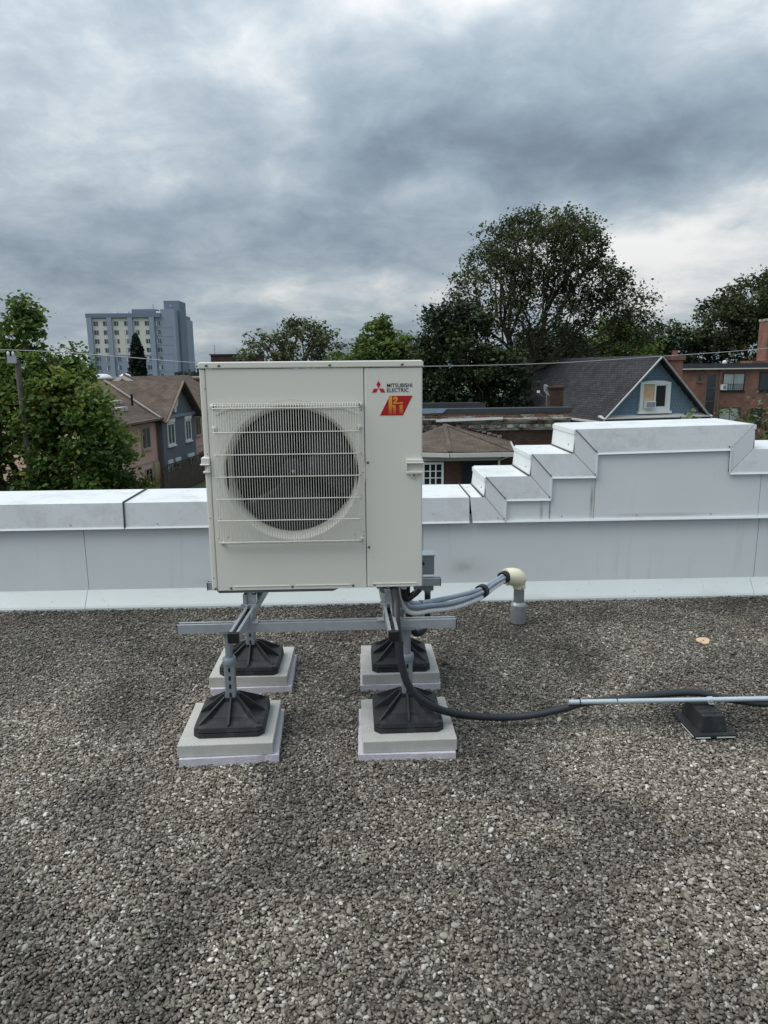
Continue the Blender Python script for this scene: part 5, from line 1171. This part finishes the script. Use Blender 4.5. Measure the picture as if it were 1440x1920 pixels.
tree('olive_tree', 'dull olive tree with thin bare twigs rising behind the top of the heat pump', (-5.4, 62.5, GZ), (-5.2, 62.5, .8),
     [((-5.0, 62.5, 3.6), (2.6, 2.2, 2.2)), ((-7.8, 62.5, 2.7), (2.6, 2, 1.4)), ((-2.8, 62.5, 3.2), (1.8, 1.6, 2.0)), ((-8.4, 62.5, 4.1), (1.6, 1.2, .8), .6), ((-3.4, 62.5, 5.0), (1.2, 1, .7), .6), ((-5.3, 62.5, 5.4), (.9, .9, .8), 1.3)], 330, 5200, .24, 'dull', 51, .020, .26, hollow=.4)
tree('young_green_tree', 'bright green young tree just left of the tall maple', (1.5, 51.8, GZ), (1.5, 51.8, .3),
     [((1.6, 51.8, 2.6), (2.1, 1.8, 1.4)), ((1.4, 51.8, 4.4), (.9, .9, .8), 1.2), ((2.7, 51.8, 3.6), (.9, .9, .9)), ((.5, 51.8, 3.5), (.6, .6, .6)), ((3.6, 51.6, 2.4), (1.3, 1.2, 1.1)), ((-1.2, 51.8, 1.9), (1.2, 1.2, .9))], 260, 8200, .25, 'bright', 61, .016, .24)
# trees behind the blue house
for k, (x, y, z, rx, rz, mt, lab) in enumerate(((18.6, 70, 3.2, 3.6, 2.6, 'deep', 'dark round tree directly behind the ridge of the dark shingle roof'), (25.5, 72, 3.6, 4.0, 2.7, 'bright', 'rounded mid green tree right of the maple behind the brick chimney'), (32.2, 74, 3.0, 4.6, 3.0, 'deep', 'dark green tree behind the roof of the red brick building'))):
    tree('round_tree', lab, (x, y, GZ), (x, y, -1), [((x, y, z), (rx, 3, rz)), ((x - rx * .5, y, z - 1), (rx * .7, 2.6, rz * .9)), ((x + rx * .5, y, z - 1), (rx * .7, 2.6, rz * .9)), ((x, y, z - 2.6), (rx * 1.1, 2.6, 2))], 330, 11000, .30, mt if mt != 'bright' else 'linden', 71 + k, .02, .42, group='trees behind the blue house')
tree('broad_tree', 'broad dark tree standing behind the tall brick chimney at the right edge', (40.5, 72, GZ), (40.5, 72, 1.5),
     [((40.0, 72, 7.6), (4.2, 3.4, 3.2)), ((36.6, 72, 5.6), (3.2, 2.8, 2.8)), ((43.6, 72, 7), (4, 3.2, 3.6)), ((39.6, 72, 3.6), (5.4, 3, 2.6))], 620, 21000, .30, 'maple', 81, .022, .42, hollow=.45)
# columnar evergreen and small trees by the tower
def column(name, label, base, h, r0, n, ls_, mt, seed):
    r = np.random.default_rng(seed); t = thing(name, label, 'tree', base); z = r.beta(1.15, 1.3, n)
    env = r0 * np.minimum(1, 1.5 * (1 - z) ** .5) * np.minimum(1, .55 + 2.5 * z); a = r.uniform(0, 6.283, n)
    lump_ = 1 + .13 * np.sin(a * 3 + z * 17) + .10 * np.sin(a * 5 - z * 29); q = r.random(n) ** .35
    P = np.c_[np.cos(a) * env * q * lump_, np.sin(a) * env * q * lump_, .3 + z * h]
    o = bpy.data.objects.new('crown', leaves_mesh(P, ls_, seed, mt, .2)); C.objects.link(o); o.parent = t
    MB().tube([(0, 0, 0), (0, 0, h * .8)], .2, 8, True, lambda i: (.2, .04)[i]).build('trunk', MT['bark'], t, True); return t
column('columnar_evergreen', 'dark narrow columnar evergreen in front of the apartment tower', (-34.4, 113.6, GZ), 13.0, 1.34, 11000, .34, 'cypress', 91)
tree('small_round_tree', 'small bright tree between the leafy tree and the apartment tower', (-26.0, 74, GZ), (-26, 74, -1), [((-26.0, 74, -.1), (1.0, 1.0, 1.1)), ((-27.6, 74, -.4), (1.0, 1, .9))], 90, 3600, .22, 'bright', 95, .02, .25)
tree('far_hedge_tree', 'low green tree between the apartment tower and the heat pump', (-22.0, 92, GZ), (-22, 92, -2), [((-22, 92, -.1), (2.0, 1.6, 1.5)), ((-19.6, 92, .4), (1.6, 1.6, 1.7)), ((-24, 92, -.6), (1.6, 1.5, 1.1))], 120, 5200, .30, 'deep', 97, .02, .35)
# vine-like shrub beyond the right end of the parapet
tree('climbing_shrub', 'sparse leafy shrub beyond the right end of the raised parapet', (7.9, 14.1, GZ), (7.9, 14.0, -1.2),
     [((7.95, 13.9, .50), (.42, .4, .40)), ((7.0, 13.9, .62), (.6, .35, .22), .5), ((8.7, 13.9, .5), (.6, .5, .5)), ((7.9, 14.0, -.2), (.7, .5, .45)), ((8.1, 13.9, 1.05), (.25, .25, .25), .6)], 130, 1500, .085, 'dull', 99, .005, .10, cat='shrub')
print('tris', sum(len(o.data.polygons) for o in bpy.data.objects if o.type == 'MESH'))
